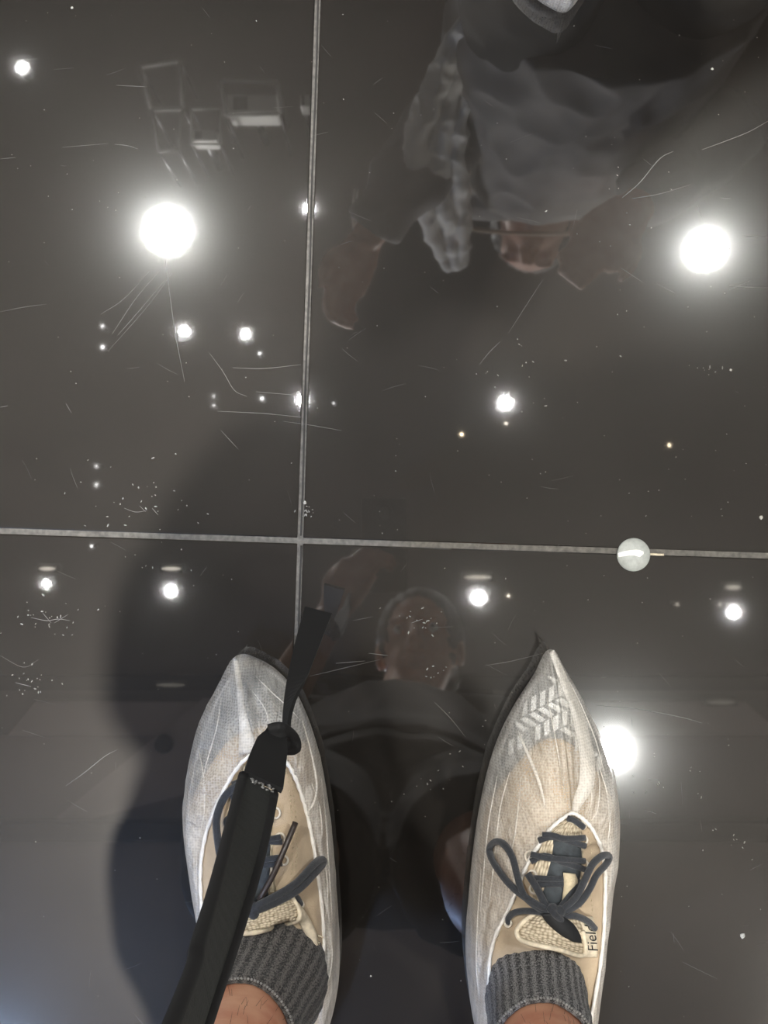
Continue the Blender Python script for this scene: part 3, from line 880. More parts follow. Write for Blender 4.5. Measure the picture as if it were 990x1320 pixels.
# --- right shoe front
R = RR
tongue = patch(R, rows_of([(727,1057),(704,1077),(692,1105),(685,1140),(690,1165)], [(747,1058),(751,1077),(752,1105),(751,1140),(750,1170)], 4), 0.0022, 0.003, M['cream'], 'tongue', 10)
patch(R, rows_of([(712,1082),(708,1105),(702,1130),(697,1170)], [(748,1084),(750,1105),(748,1130),(742,1172)], 4), 0.0040, 0.003, M['navy'], 'navy_panel', 8, parent=tongue)
# tongue end: knit flap standing up in front of the ankle
patch(R, rows_of([(690,1176),(675,1186),(666,1200),(672,1212)], [(745,1178),(752,1200),(755,1222),(750,1232)], 4), [0.009+0.0008*k for k in range(13)], 0.006, M['cream'], 'tongue_top', 14, 0.004)
edge = [R['D'](x, y, l) for x, y, l in ((690,1178,.010),(676,1187,.013),(666,1200,.017),(672,1212,.019),(695,1219,.023),(720,1224,.024),(750,1232,.019),(755,1222,.018),(751,1200,.013))]
MB().tube(edge, 0.0018, 8, 4).build('tongue_piping', M['creamp'], R['root'])
patch(R, rows_of([(697,1178),(705,1190),(722,1205),(738,1214)], [(720,1178),(738,1190),(748,1205),(750,1216)], 4), 0.0195, 0.003, M['black'], 'black_tab', 6)
patch(R, rows_of([(726,1125),(727,1140),(725,1158),(724,1172)], [(742,1127),(745,1137),(741,1155),(733,1172)], 4), 0.010, 0.002, M['tan'], 'pull_loop', 4)
patch(R, rows_of([(746,1182),(748,1198),(751,1218),(753,1234)], [(764,1182),(769,1200),(770,1220),(770,1234)], 3), 0.006, 0.001, M['creamp'], 'lettered_tab', 5)
for (a, b) in (((690,1070,),(0,0)),):
    pass
lace(R, [(732,1055),(741,1058),(753,1067)], .0024, .006)
lace(R, [(699,1076),(712,1077),(728,1081),(754,1080)], lift=.0095)
lace(R, [(694,1084),(710,1079),(730,1083),(755,1091)], lift=.0075)
lace(R, [(684,1101),(705,1106),(728,1108),(754,1110)], lift=.0095)
lace(R, [(684,1111),(702,1103),(726,1112),(755,1121)], lift=.0075)
lace(R, [(688,1132),(708,1133),(728,1133)], lift=.008)
lace(R, [(690,1140),(708,1140),(728,1140)], lift=.008)
for x, y, s in ((752,1083,5),(753,1115,5),(683,1104,6),(686,1128,5),(696,1081,4),(688,1146,5),(752,1140,5),(751,1064,4)):
    ring(R, x, y, s)
k = .016
lace(R, [(715,1176),(690,1165),(660,1143),(638,1115),(631,1096),(637,1086),(648,1087),(660,1104),(667,1130),(676,1155),(697,1172),(716,1178)], .0027, name='bow_loop', lifts=[k,.017,.018,.02,.021,.022,.022,.021,.019,.017,.016,k], sm=6, flat=1)
lace(R, [(718,1178),(742,1157),(754,1134),(764,1114),(777,1103),(785,1104),(782,1113),(769,1128),(760,1146),(746,1165),(720,1180)], .0027, name='bow_loop', lifts=[k,.02,.022,.024,.026,.026,.024,.022,.021,.019,k], sm=6, flat=1)
lace(R, [(712,1176),(701,1162),(691,1143),(680,1126)], .0027, name='lace_end', lifts=[k,.015,.014,.013], flat=1)
lace(R, [(712,1180),(690,1175),(668,1175),(656,1182),(655,1190)], .0024, lifts=[k,.014,.01,.006,.003])
lace(R, [(718,1181),(742,1181),(758,1188),(767,1197)], .0025, name='lace_end', lifts=[k,.015,.012,.01], flat=1)
lace(R, [(720,1172),(738,1150),(748,1136)], .0022, lifts=[k,.012,.007])
ring(R, 655, 1190, 4, 'eyelet', 0.001, 0.003, name='lace_hook')
mb = MB()
kc = R['D'](715, 1177, .016)
for a in range(4):
    an = a*PI/2+0.4
    mb.ball(kc+Vector((0.0042*math.cos(an), 0.0038*math.sin(an), 0.0012*(a % 2))), (0.0045, 0.0042, 0.004), 12, 8)
mb.tube([kc+Vector((-.005, .005, .002)), kc+Vector((0, 0, .006)), kc+Vector((.005, -.005, .002))], .0026, 8, 4)
obj('knot', union(mb, 0.0007, 2), M['lace'], R['root'])
# lettering on the tab
def lettering(text, px, py, size, ang, R, lift, parent):
    cu = bpy.data.curves.new('letters', 'FONT'); cu.body = text; cu.size = size; cu.align_x = 'CENTER'; cu.align_y = 'CENTER'; cu.extrude = 0.00015
    to = bpy.data.objects.new('tmp', cu); COL.objects.link(to)
    dg = bpy.context.evaluated_depsgraph_get()
    me = bpy.data.meshes.new_from_object(to.evaluated_get(dg)); bpy.data.objects.remove(to)
    kpx = 1740.0
    for v in me.vertices:
        x = (v.co.x+0.2*v.co.y)*kpx; y = v.co.y*kpx
        qx = px + x*math.cos(ang) - y*math.sin(ang); qy = py - x*math.sin(ang) - y*math.cos(ang)
        v.co = R['D'](qx, qy, lift + v.co.z)
    me.materials.clear()
    return obj('lettering', me, M['black'], parent, False)
lettering('Field', 763, 1209, 0.0108, math.radians(98), RR, 0.0080, RR['root'])
# stitched seams of the upper
def stitches(R, path, step=5.0):
    pts = catmull([Vector((x, y, 0)) for x, y in path], 12)
    mb = MB(); acc = 0
    for a, b in zip(pts, pts[1:]):
        acc += (b-a).length
        if acc > step:
            acc = 0; d = (b-a).normalized()*1.4
            mb.tube([R['D'](a.x-d.x, a.y-d.y, .0004), R['D'](a.x+d.x, a.y+d.y, .0004)], .00035, 4)
    if mb.v:
        o = mb.build('stitching', M['tan'], R['root']); o['kind'] = 'stuff'
stitches(RR, [(757,1062),(762,1090),(763,1120),(762,1150),(764,1175)])
stitches(RR, [(672,1130),(664,1155),(652,1180),(640,1215)])
stitches(LR, [(366,980),(372,1010),(376,1050),(378,1090),(376,1130)], 3.5)
stitches(LR, [(370,980),(377,1010),(381,1050),(383,1090),(381,1125)], 3.5)

# --- left shoe front
R = LR
tongue = patch(R, rows_of([(312,985),(306,1020),(302,1060),(300,1110),(302,1150)], [(352,985),(350,1020),(350,1060),(352,1110),(356,1150)], 4), 0.0022, 0.003, M['cream'], 'tongue', 10)
patch(R, rows_of([(306,1022),(303,1060),(302,1110),(306,1165)], [(346,1022),(347,1060),(348,1110),(345,1165)], 4), 0.0040, 0.003, M['navy'], 'navy_panel', 8, parent=tongue)
patch(R, rows_of([(318,1168),(312,1180),(308,1192),(312,1203)], [(372,1152),(380,1160),(385,1172),(384,1186)], 4), [0.009+0.0008*k for k in range(13)], 0.006, M['cream'], 'tongue_top', 14, 0.004)
edge = [R['D'](x, y, l) for x, y, l in ((310,1192,.015),(312,1203,.019),(335,1201,.022),(360,1193,.022),(384,1186,.019),(385,1172,.016),(376,1156,.011))]
MB().tube(edge, 0.0018, 8, 4).build('tongue_piping', M['creamp'], R['root'])
MB().tube([R['D'](x, y, l) for x, y, l in ((376,1158,.004),(386,1176,.004),(394,1190,.004),(401,1206,.004),(404,1225,.004),(406,1250,.004))], [.0025, .004, .0045, .0045, .004, .003], 8, 4).build('collar_padding', M['creamp'], R['root'])
# frayed lining at the worn collar
mb = MB()
for q in range(46):
    x, y = 405+random.uniform(-7, 7), 1222+random.uniform(-18, 18)
    a = R['D'](x, y, .004); d = Vector((random.uniform(-1, 1), random.uniform(-1, 1), random.uniform(0.2, 1)))*0.004
    mb.tube([a, a+d*0.6, a+d+Vector((0, 0, -.001))], [.0006, .0005, .0002], 4)
o = mb.build('frayed_lining', M['creamp'], R['root']); o['kind'] = 'stuff'
lace(R, [(300,1012),(318,1005),(338,1000)], .0028, .007)
lace(R, [(298,1028),(316,1024),(338,1020)], .0024, .007)
lace(R, [(293,1062),(316,1058),(350,1050)], lift=.0085)
lace(R, [(294,1068),(320,1066),(352,1056)], lift=.0065)
lace(R, [(293,1092),(316,1088),(362,1079)], lift=.0085)
lace(R, [(298,1092),(330,1085),(364,1085)], lift=.0065)
lace(R, [(300,1118),(330,1110),(364,1105)], lift=.0085)
lace(R, [(300,1122),(330,1116),(364,1113)], lift=.0065)
for x, y, s in ((355,1048,6),(361,1081,6),(366,1109,5),(296,1060,6),(295,1087,6),(301,1020,5),(350,985,5)):
    ring(R, x, y, s, 'eyelet' if x > 340 else 'lace', .0009 if x > 340 else .0016)
lace(R, [(334,1006),(312,1010),(296,1020),(285,1036),(279,1058),(281,1085),(286,1110),(300,1140),(322,1168)], .0029, name='bow_loop', lifts=[.012,.013,.014,.016,.018,.018,.018,.017,.016], sm=6, flat=1)
lace(R, [(322,1172),(350,1158),(380,1140),(402,1117),(413,1108),(417,1112),(407,1124),(384,1147),(352,1165),(322,1178)], .0029, name='bow_loop', lifts=[.016,.018,.022,.026,.028,.028,.026,.022,.018,.016], sm=6, flat=1)
lace(R, [(334,1160),(352,1128),(366,1096),(381,1060)], .0022, name='lace_end', m='aglet', lifts=[.014,.016,.018,.02], flat=1)
lace(R, [(352,1160),(370,1154),(382,1156),(388,1166)], .0023, lifts=[.014,.012,.008,.004])
ring(R, 387, 1166, 4, 'eyelet', 0.001, 0.003, name='lace_hook')
mb = MB(); kc = R['D'](325, 1172, .016)
for a in range(4):
    an = a*PI/2+0.4
    mb.ball(kc+Vector((0.0042*math.cos(an), 0.0038*math.sin(an), 0.0012*(a % 2))), (0.0045, 0.0042, 0.004), 12, 8)
obj('knot', union(mb, 0.0007, 2), M['lace'], R['root'])

# --- socks
def sock(cs, m, label, seed):
    n = 204; rings = []
    cc = catmull([Vector(c[:3]) for c in cs], 8); rr = interp([c[3] for c in cs], 8); ee = interp([c[4] for c in cs], 8)
    cc = cc[::1]
    L = len(cc)
    for j in range(L):
        t = (cc[min(j+1, L-1)]-cc[max(j-1, 0)]).normalized()
        u = Vector((1, 0, 0)); u = (u-t*u.dot(t)).normalized(); s = t.cross(u)
        ring_ = []
        for i in range(n):
            a = 2*PI*i/n
            rib = 0.00035*math.cos(34*a)*(1 if j < L-4 else 0.3)
            wr = 0.0012*noise.noise(Vector((math.cos(a)*2+seed, math.sin(a)*2, j*0.28)))
            cuff = 0.0009 if j >= L-4 else 0
            r = rr[j]+rib+wr+cuff
            ring_.append(cc[j]+u*math.cos(a)*r+s*math.sin(a)*r*ee[j])
        rings.append(ring_)
    top = rings[-1]; c = cc[-1]
    rings.append([p.lerp(Vector((c.x, c.y, p.z)), 0.05)+Vector((0, 0, 0.0012)) for p in top])
    rings.append([p.lerp(Vector((c.x, c.y, p.z)), 0.10) for p in top])
    rings.append([p.lerp(Vector((c.x, c.y, p.z)), 0.10)-Vector((0, 0, 0.02)) for p in top])
    v, f, uv = lofted(rings)
    root = empty('sock', (cs[0][0], cs[0][1], 0.03))
    obj('knit_tube', mesh('sock', v, f, uv), m, root)
    # looped edge of the cuff
    mb = MB()
    for i in range(0, n, 2):
        p = top[i]; q = top[(i+1) % n]
        mb.ball((p+q)/2+Vector((0, 0, .0012)), (.0011, .0011, .0013), 6, 4)
    o = mb.build('cuff_edge', M['stitch'], root); o['kind'] = 'stuff'
    return tag(root, label, 'sock', 'ribbed socks')
sock([(.114, -.362, .055, .037, 1.2), (.1145, -.366, .09, .038, 1.15), (.1135, -.374, .125, .0372, 1.08), (.1115, -.3785, .165, .0365, 1.05)], M['sock'], 'grey heather ribbed ankle sock in the shoe with the tied bow', 1.0)
sock([(-.086, -.352, .055, .044, 1.15), (-.088, -.354, .09, .0445, 1.1), (-.094, -.360, .125, .041, 1.05), (-.1, -.3655, .165, .0375, 1.05)], M['sock2'], 'dark grey ribbed ankle sock beside the hanging black strap', 5.0)

# ------------------------------------------------------------------ hanging strap
strap = empty('hanging_strap', (-0.056, -0.138, 0.17))
tag(strap, 'black webbing strap with knotted end hanging in front of the left shoe', 'strap')
def band(pts, side_dirs, widths, thick, name, m, sm=6):
    pp = catmull(pts, sm); ss = catmull(side_dirs, sm); ww = interp(widths, sm)
    v, f = ribbon(pp, ss, ww, thick)
    return MB().add(v, f).build(name, m, strap, False), pp, ss, ww
A3 = lambda px, py, h: P(px, py, h)
side = Vector((0.90, -0.42, 0))
pts = [Vector((-.055, -.140, 1.165)), A3(231, 1352, .81), A3(266, 1250, .75), A3(295, 1160, .66), A3(317, 1080, .56), A3(333, 1012, .455)]
wd = [.021, .0195, .0205, .021, .021, .0205]
rad_ = Vector((-.38, -.92, 0))
tw = [side*math.cos(math.radians(a))+rad_*math.sin(math.radians(a)) for a in (66, 58, 52, 40, 22, 6)]
o, pp, ss, ww = band(pts, tw, wd, .0022, 'webbing', M['strap'])
for s_ in (-1, 1):
    MB().tube([p+q.normalized()*s_*(w2/2-.0012) for p, q, w2 in zip(pp, ss, ww)], .0026, 8).build('edge_binding', M['strap_e'], strap)
# stitched box at the fold
mb = MB(); c = A3(337, 1018, .458)
for k in range(26):
    d = Vector((random.uniform(-.0065, .0065), 0, 0)); e = random.uniform(-.006, .006)
    p = c + side*d.x + Vector((0, 0.0016, e)) + Vector((0.0008, 0.001, 0.0016))
    mb.tube([p, p+Vector((random.uniform(-.002, .002), .0004, random.uniform(-.002, .002)))], .0005, 4)
o = mb.build('stitch_box', M['stitch'], strap); o['kind'] = 'stuff'
band([A3(339, 1008, .453), A3(344, 985, .43), A3(350, 962, .405), A3(357, 946, .39)], [side]*4, [.0215, .0205, .018, .011], .003, 'inner_loop', M['strap_e'])
# knot
mb = MB()
k0 = A3(356, 946, .39); k1 = A3(372, 956, .375)
mb.ball(k0, (.0065, .006, .006), 14, 10).ball(k1, (.0062, .006, .0065), 14, 10)
mb.tube([k0+Vector((-.004, .003, .004)), k0+Vector((.003, .004, .003)), k1+Vector((.003, .003, .003)), k1+Vector((.004, -.004, 0)), k1+Vector((-.003, -.005, -.002))], .0032, 8, 4)
obj('knot', union(mb, 0.0009, 2), M['strap_e'], strap)
band([A3(370, 953, .38), A3(370, 930, .362), A3(374, 905, .335), A3(384, 870, .285), A3(396, 830, .23), A3(410, 788, .17)],
     [Vector((.3, .9, .2)), Vector((.5, .7, .1)), Vector((.7, .5, 0)), Vector((.9, -.05, 0)), Vector((.95, -.2, 0)), Vector((.95, -.25, 0))],
     [.006, .006, .008, .012, .016, .0195], .0022, 'tail', M['strap_e'])

# ------------------------------------------------------------------ people
def head(mb, c, s, fwd, up):
    """head with nose, brow, chin and ears; fwd = face direction"""
    fwd = fwd.normalized(); rt = fwd.cross(up).normalized(); up = rt.cross(fwd).normalized()
    B = Matrix((rt, fwd, up)).transposed()
    t = MB()
    t.ball((0, -.008, .02), (.076, .094, .098), 24, 16)
    t.ball((0, .018, -.045), (.058, .066, .07), 20, 12)
    t.ball((0, .055, -.088), (.026, .024, .02), 12, 8)
    t.tube([(0, .083, .02), (0, .10, -.015), (0, .108, -.032), (0, .092, -.042)], [.010, .012, .016, .012], 8, 3)
    for s_ in (-1, 1):
        t.ball((s_*.014, .094, -.036), (.009, .010, .008), 8, 6)
        t.ball((s_*.03, .078, .022), (.024, .012, .008), 10, 6)
        t.ball((s_*.077, -.004, -.008), (.009, .020, .032), 10, 8)
        t.ball((s_*.032, .07, .002), (.014, .012, .010), 10, 8)
    t.ball((0, .083, -.058), (.026, .012, .006), 12, 6)
    t.ball((0, .081, -.068), (.022, .012, .007), 12, 6)
    mb.add([c + B @ (p*s) for p in t.v], t.f)
    return B
def hair_cap(c, s, B, m, parent):
    t = MB(); t.ball((0, -.016, .03), (.083, .098, .098), 24, 16)
    t.ball((0, -.06, -.02), (.07, .05, .07), 18, 12)
    v = []
    for p in t.v:
        q = p.copy()
        if q.y > 0.055: q.y = 0.055+(q.y-0.055)*0.4; q.z += 0.01
        v.append(c + B @ (q*s))
    me = union(MB().add(v, t.f), 0.006, 2); wrinkle(me, .004, 60, (1, 1, .4))
    return obj('hair', me, m, parent)
def hand(mb, wrist, d, nrm, thumb_side, curl=0.5, s=1.0):
    """palm and five bent fingers; d = finger direction, nrm = palm-facing direction"""
    d = d.normalized(); nrm = (nrm-d*nrm.dot(d)).normalized(); a = d.cross(nrm)*thumb_side
    pc = wrist+d*.045*s
    for k in range(5):
        q = (k-2)*.016*s
        mb.tube([wrist+a*q*.6, pc+a*q, wrist+d*.09*s+a*q*1.15], [.014*s, .0135*s, .011*s], 10, 3)
    lens = [.062, .074, .078, .066]
    for k in range(4):
        b = wrist+d*.088*s+a*(.026-.0175*k)*s
        l = lens[3-k if k == 3 else k]*s if k else lens[1]*.95*s
        if k == 3: l = .056*s
        cdir = d; p = [b-d*.02*s, b]; an = 0
        for j, fr in enumerate((.45, .32, .23)):
            an += curl*(0.7+0.35*j)
            cdir = d*math.cos(an)+nrm*math.sin(an)
            p.append(p[-1]+cdir*l*fr)
        mb.tube(p, [.009*s, .0092*s, .0085*s, .0078*s, .0062*s], 10, 3)
    b = wrist+d*.025*s+a*.028*s
    p = [b, b+(a*.8+d*.6)*.028*s, b+(a*.8+d*.6)*.028*s+(d*.85+a*.3+nrm*.35)*.032*s, b+(a*.8+d*.6)*.028*s+(d*.85+a*.3+nrm*.35)*.032*s+(d*.8+nrm*.6)*.024*s]
    mb.tube(p, [.013*s, .0115*s, .0095*s, .007*s], 10, 3)

# --- the photographer, seen directly only at the shins
V = Vector
me_root = empty('person', (.01, -.38, 0.0))
tag(me_root, 'person with bare shins standing in grey socks at the bottom edge', 'person')
mb = MB()
RLEG = [V((.113, -.355, .06)), V((.1122, -.372, .11)), V((.1115, -.379, .165)), V((.112, -.388, .25)), V((.113, -.398, .34)), V((.113, -.398, .48)), V((.108, -.41, .62)), V((.10, -.43, .80)), V((.09, -.44, .93))]
LLEG = [V((-.087, -.345, .06)), V((-.092, -.357, .11)), V((-.1, -.366, .165)), V((-.107, -.378, .25)), V((-.11, -.39, .34)), V((-.107, -.394, .48)), V((-.10, -.41, .62)), V((-.088, -.43, .80)), V((-.075, -.44, .93))]
for leg in (RLEG, LLEG):
    mb.tube(leg, [.033, .0345, .0335, .043, .052, .055, .066, .08, .088], 20, 4)
    t = leg[0]; mb.tube([t+V((0, -.03, -.02)), t+V((0, .04, -.015)), t+V((0, .12, -.022)), t+V((0, .17, -.026))], [.026, .03, .028, .018], 12, 3, flat=.7)
mb.tube([V((.01, -.44, .90)), V((.012, -.44, 1.05)), V((.014, -.43, 1.2)), V((.016, -.42, 1.34)), V((.02, -.40, 1.43))], [.15, .135, .15, .165, .12], 24, 4, flat=.66, ref=(0, 1, 0))
mb.tube([V((.02, -.40, 1.40)), V((.04, -.345, 1.50)), V((.055, -.31, 1.56))], [.062, .052, .052], 16, 4)
hc = V((.068, -.262, 1.60))
Bm = head(mb, hc, 1.0, V((-.12, .55, -.85)), V((0, .85, .5)))
LSH, LEL, LWR = V((-.165, -.405, 1.40)), V((-.225, -.40, 1.12)), V((-.085, -.165, 1.175))
RSH, REL, RWR = V((.20, -.405, 1.40)), V((.245, -.45, 1.12)), V((.235, -.36, .90))
mb.tube([V((.0, -.405, 1.40)), LSH, (LSH+LEL)/2, LEL], [.07, .062, .050, .042], 14, 4)
mb.tube([LEL, (LEL*.6+LWR*.4), LWR], [.042, .041, .027], 14, 4)
mb.tube([V((.03, -.405, 1.40)), RSH, (RSH+REL)/2, REL], [.07, .062, .050, .042], 14, 4)
mb.tube([REL, (REL*.6+RWR*.4), RWR], [.042, .041, .027], 14, 4)
hand(mb, LWR, V((.45, .75, .02)), V((.6, -.2, .5)), -1, 0.7, 1.0)
hand(mb, RWR, V((-.05, .12, -1)), V((-1, 0, 0)), 1, 0.35, 1.0)
body = union(mb, 0.005, 6)
obj('body', body, M['skin'], me_root)
hair_cap(hc, 1.0, Bm, M['hair'], me_root)
# fine hairs on the bare shins
mb = MB()
btree = BVHTree.FromPolygons([v.co for v in body.vertices], [tuple(p.vertices) for p in body.polygons])
for leg in (RLEG, LLEG):
    for k in range(150):
        z = random.uniform(.175, .36); a = random.uniform(-.2, PI+.2)
        c0 = leg[2].lerp(leg[4], min(1, max(0, (z-.165)/.175))); c0.z = z
        hit = btree.ray_cast(c0+Vector((math.cos(a), math.sin(a), 0))*.2, Vector((-math.cos(a), -math.sin(a), 0)))
        if hit[0] is None: continue
        d = hit[1]*.004 + Vector((random.uniform(-.003, .003), random.uniform(-.002, .002), -.007))
        mb.tube([hit[0], hit[0]+d*.6+hit[1]*.001, hit[0]+d], [.00014, .0001, .00005], 3)
o = mb.build('leg_hair', M['hair'], me_root); o['kind'] = 'stuff'
# eyes
for s_ in (-1, 1):
    e = MB().ball(hc+Bm @ V((s_*.032, .079, .004)), .0095, 12, 8).build('eye', M['chev_l'], me_root)
    MB().ball(hc+Bm @ V((s_*.032, .0855, .003)), .0042, 10, 6).build('iris', M['black'], e)
# T-shirt
mb = MB()
mb.tube([V((.01, -.44, .88)), V((.012, -.44, 1.0)), V((.012, -.44, 1.1)), V((.014, -.43, 1.22)), V((.016, -.42, 1.34)), V((.02, -.40, 1.45))], [.195, .19, .18, .18, .185, .11], 28, 4, flat=.72, ref=(0, 1, 0))
mb.tube([V((.0, -.405, 1.41)), LSH, LSH.lerp(LEL, .55), LSH.lerp(LEL, .85)], [.08, .078, .072, .074], 16, 4)
mb.tube([V((.03, -.405, 1.41)), RSH, RSH.lerp(REL, .55), RSH.lerp(REL, .85)], [.08, .078, .072, .074], 16, 4)
me_ = union(mb, 0.008, 5); wrinkle(me_, .005, 9, (1, 1, .5), 3)
obj('t_shirt', me_, M['shirt'], me_root)
mb = MB()
mb.tube([V((.01, -.44, .98)), V((.01, -.44, .90)), V((.012, -.44, .82))], [.165, .185, .185], 24, 3, flat=.72, ref=(0, 1, 0))
mb.tube([V((.085, -.44, .9)), V((.105, -.425, .72)), V((.118, -.41, .50))], [.105, .105, .108], 18, 4)
mb.tube([V((-.07, -.44, .9)), V((-.095, -.425, .72)), V((-.115, -.41, .50))], [.105, .105, .108], 18, 4)
me_ = union(mb, 0.008, 4); wrinkle(me_, .005, 9, (1, 1, .5), 9)
obj('shorts', me_, M['shorts'], me_root)
# unseen bag added on the left hip to shape the body shadow
bag = empty('shadow_bag', (-.2, -.44, .36))
t = MB()
t.tube([V((-0.157, -.52, 0.655)), V((-0.172, -.47, 0.655)), V((-0.177, -.41, 0.655)), V((-0.162, -.35, 0.655))], [.05, .075, .078, .05], 20, 4)
t.tube([V((-0.162, -.44, 0.475)), V((-0.172, -.44, 0.555)), V((-0.177, -.44, 0.705)), V((-0.172, -.44, 0.855))], [.035, .068, .078, .06], 20, 4)
t.tube([V((-0.157, -.36, 0.505)), V((-0.167, -.365, 0.605)), V((-0.167, -.365, 0.755)), V((-0.162, -.37, 0.855))], [.03, .055, .06, .05], 16, 4)
t.tube([V((-0.157, -.52, 0.505)), V((-0.167, -.515, 0.605)), V((-0.167, -.515, 0.755)), V((-0.162, -.51, 0.855))], [.03, .055, .06, .05], 16, 4)
t.tube([V((-.17, -.44, .80)), V((-.185, -.44, .90)), V((-.185, -.44, 1.0)), V((-.175, -.43, 1.08))], [.065, .07, .066, .05], 20, 4)
me_ = union(t, .008, 8); wrinkle(me_, .003, 12, (1, 1, 1), 2)
obj('pouch', me_, M['strap'], bag)
v, f = ribbon(catmull([V((-.20, -.50, .80)), V((-.21, -.52, 1.1)), V((-.16, -.50, 1.42)), V((-.10, -.42, 1.50)), V((-.14, -.33, 1.40)), V((-.205, -.34, 1.1)), V((-.20, -.38, .80))], 6), [V((1, 0, .2))]*37, .035, .003)
MB().add(v, f).build('shoulder_strap', M['strap_e'], bag, False)
tag(bag, 'unseen bag, added for its floor shadow, at the hip of the person with bare shins', 'bag')
# phone in the left hand, its lens is where the picture is taken from
ph = empty('phone', (0, -.055, 1.204))
obj('case', bevel_box('case', (-.0365, -.132, 1.2035), (.0365, .022, 1.2115), .003, 3), M['phone'], ph, False)
MB().box((-.034, -.128, 1.2112), (.034, .018, 1.2122)).build('screen', M['black'], ph, False)
MB().lathe([(.014, 0.0), (.013, -.0016), (.0065, -.0018)], (0, .0, 1.2036), 24).build('lens_ring', M['metal'], ph)
tag(ph, 'dark phone held above the floor by the person', 'phone')

# --- the person opposite, only a toe in view, the rest mirrored
p2 = empty('person', (.22, .56, 0))
tag(p2, 'person with lit sleeve imitated in white cloth and black trousers, mirrored at upper right', 'person')
mb = MB()
L1 = [V((.155, .58, .06)), V((.158, .60, .16)), V((.17, .63, .5)), V((.20, .67, .92))]
L2 = [V((.40, .62, .06)), V((.402, .64, .16)), V((.40, .66, .5)), V((.38, .68, .92))]
for leg in (L1, L2):
    mb.tube(leg, [.034, .04, .058, .085], 16, 4)
    t = leg[0]; mb.tube([t+V((0, .03, -.02)), t+V((0, -.04, -.015)), t+V((0, -.12, -.025)), t+V((0, -.15, -.028))], [.026, .03, .026, .016], 12, 3, flat=.7)
mb.tube([V((.29, .68, .9)), V((.29, .66, 1.1)), V((.29, .62, 1.3)), V((.29, .61, 1.42))], [.14, .135, .155, .11], 20, 4, flat=.66, ref=(0, 1, 0))
mb.tube([V((.29, .61, 1.4)), V((.29, .59, 1.5)), V((.29, .58, 1.55))], [.06, .05, .05], 14, 3)
hc2 = V((.29, .56, 1.63))
B2 = head(mb, hc2, 1.0, V((-.2, -.9, -.35)), V((0, -.3, .9)))
S1, E1, W1 = V((.12, .60, 1.38)), V((.10, .60, 1.08)), V((-.03, .43, 1.13))
S2, E2, W2 = V((.46, .60, 1.38)), V((.53, .60, 1.08)), V((.37, .45, 1.0))
for a_, b_, c_ in ((S1, E1, W1), (S2, E2, W2)):
    mb.tube([V((.29, .61, 1.39)), a_, (a_+b_)/2, b_], [.07, .06, .048, .04], 14, 4)
    mb.tube([b_, b_*.6+c_*.4, c_], [.04, .039, .026], 14, 4)
hand(mb, W1, V((-.3, -.6, .2)), V((.5, 0, -.5)), -1, .6)
hand(mb, W2, V((-.5, -.5, .1)), V((0, 0, -1)), 1, .5)
obj('body', union(mb, .006, 5), M['skin'], p2)
hair_cap(hc2, 1.0, B2, M['hair'], p2)
mb = MB()
mb.tube([V((.29, .68, 1.0)), V((.29, .68, .9)), V((.29, .68, .82))], [.16, .17, .165], 24, 3, flat=.72, ref=(0, 1, 0))
mb.tube([V((.21, .68, .9)), V((.175, .64, .5)), V((.165, .615, .11))], [.10, .085, .075], 18, 5)
mb.tube([V((.37, .68, .9)), V((.40, .67, .5)), V((.405, .645, .11))], [.10, .085, .075], 18, 5)
me_ = union(mb, .008, 4); wrinkle(me_, .004, 9, (1, 1, .5), 2)
obj('trousers', me_, M['trouser'], p2)
mb = MB()
mb.tube([V((.29, .67, .62)), V((.29, .67, .78)), V((.285, .66, .95)), V((.285, .64, 1.1)), V((.29, .62, 1.3)), V((.29, .61, 1.44))], [.19, .20, .20, .19, .18, .10], 28, 5, flat=.72, ref=(0, 1, 0))
for a_, b_, c_ in ((S1, E1, W1), (S2, E2, W2)):
    mb.tube([V((.29, .61, 1.40)), a_, (a_+b_)/2, b_], [.085, .078, .07, .064], 16, 4)
    mb.tube([b_, b_*.5+c_*.5, b_*.12+c_*.88], [.064, .056, .046], 16, 4)
me_ = union(mb, .007, 4); wrinkle(me_, .010, 11, (1, 1, .45), 5); 
obj('loose_shirt', me_, M['shirt2'], p2)
# light on their sleeve imitated by white folds from shoulder down the arm
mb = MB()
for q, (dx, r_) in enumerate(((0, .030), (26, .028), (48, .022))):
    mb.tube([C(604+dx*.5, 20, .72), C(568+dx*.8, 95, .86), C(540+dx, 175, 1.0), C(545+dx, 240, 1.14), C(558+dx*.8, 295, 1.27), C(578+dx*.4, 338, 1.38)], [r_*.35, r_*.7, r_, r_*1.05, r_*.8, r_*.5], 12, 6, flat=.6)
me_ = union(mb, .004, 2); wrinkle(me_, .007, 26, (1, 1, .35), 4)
obj('lit_sleeve_drape', me_, mat('lit_sleeve_white', (.88, .87, .83), .8, .05, 30), p2)
MB().tube([C(459, 243, 1.2), C(456, 275, 1.2), C(459, 310, 1.2), C(464, 345, 1.2)], .004, 6, 5).build('white_cable', M['whitebox'], p2)
MB().tube([V((.10, .50, 1.36)), V((.2, .47, 1.28)), V((.32, .455, 1.20)), V((.42, .47, 1.15)), V((.50, .5, 1.08))], .0035, 6, 5).build('shoulder_cord', M['cord'], p2)

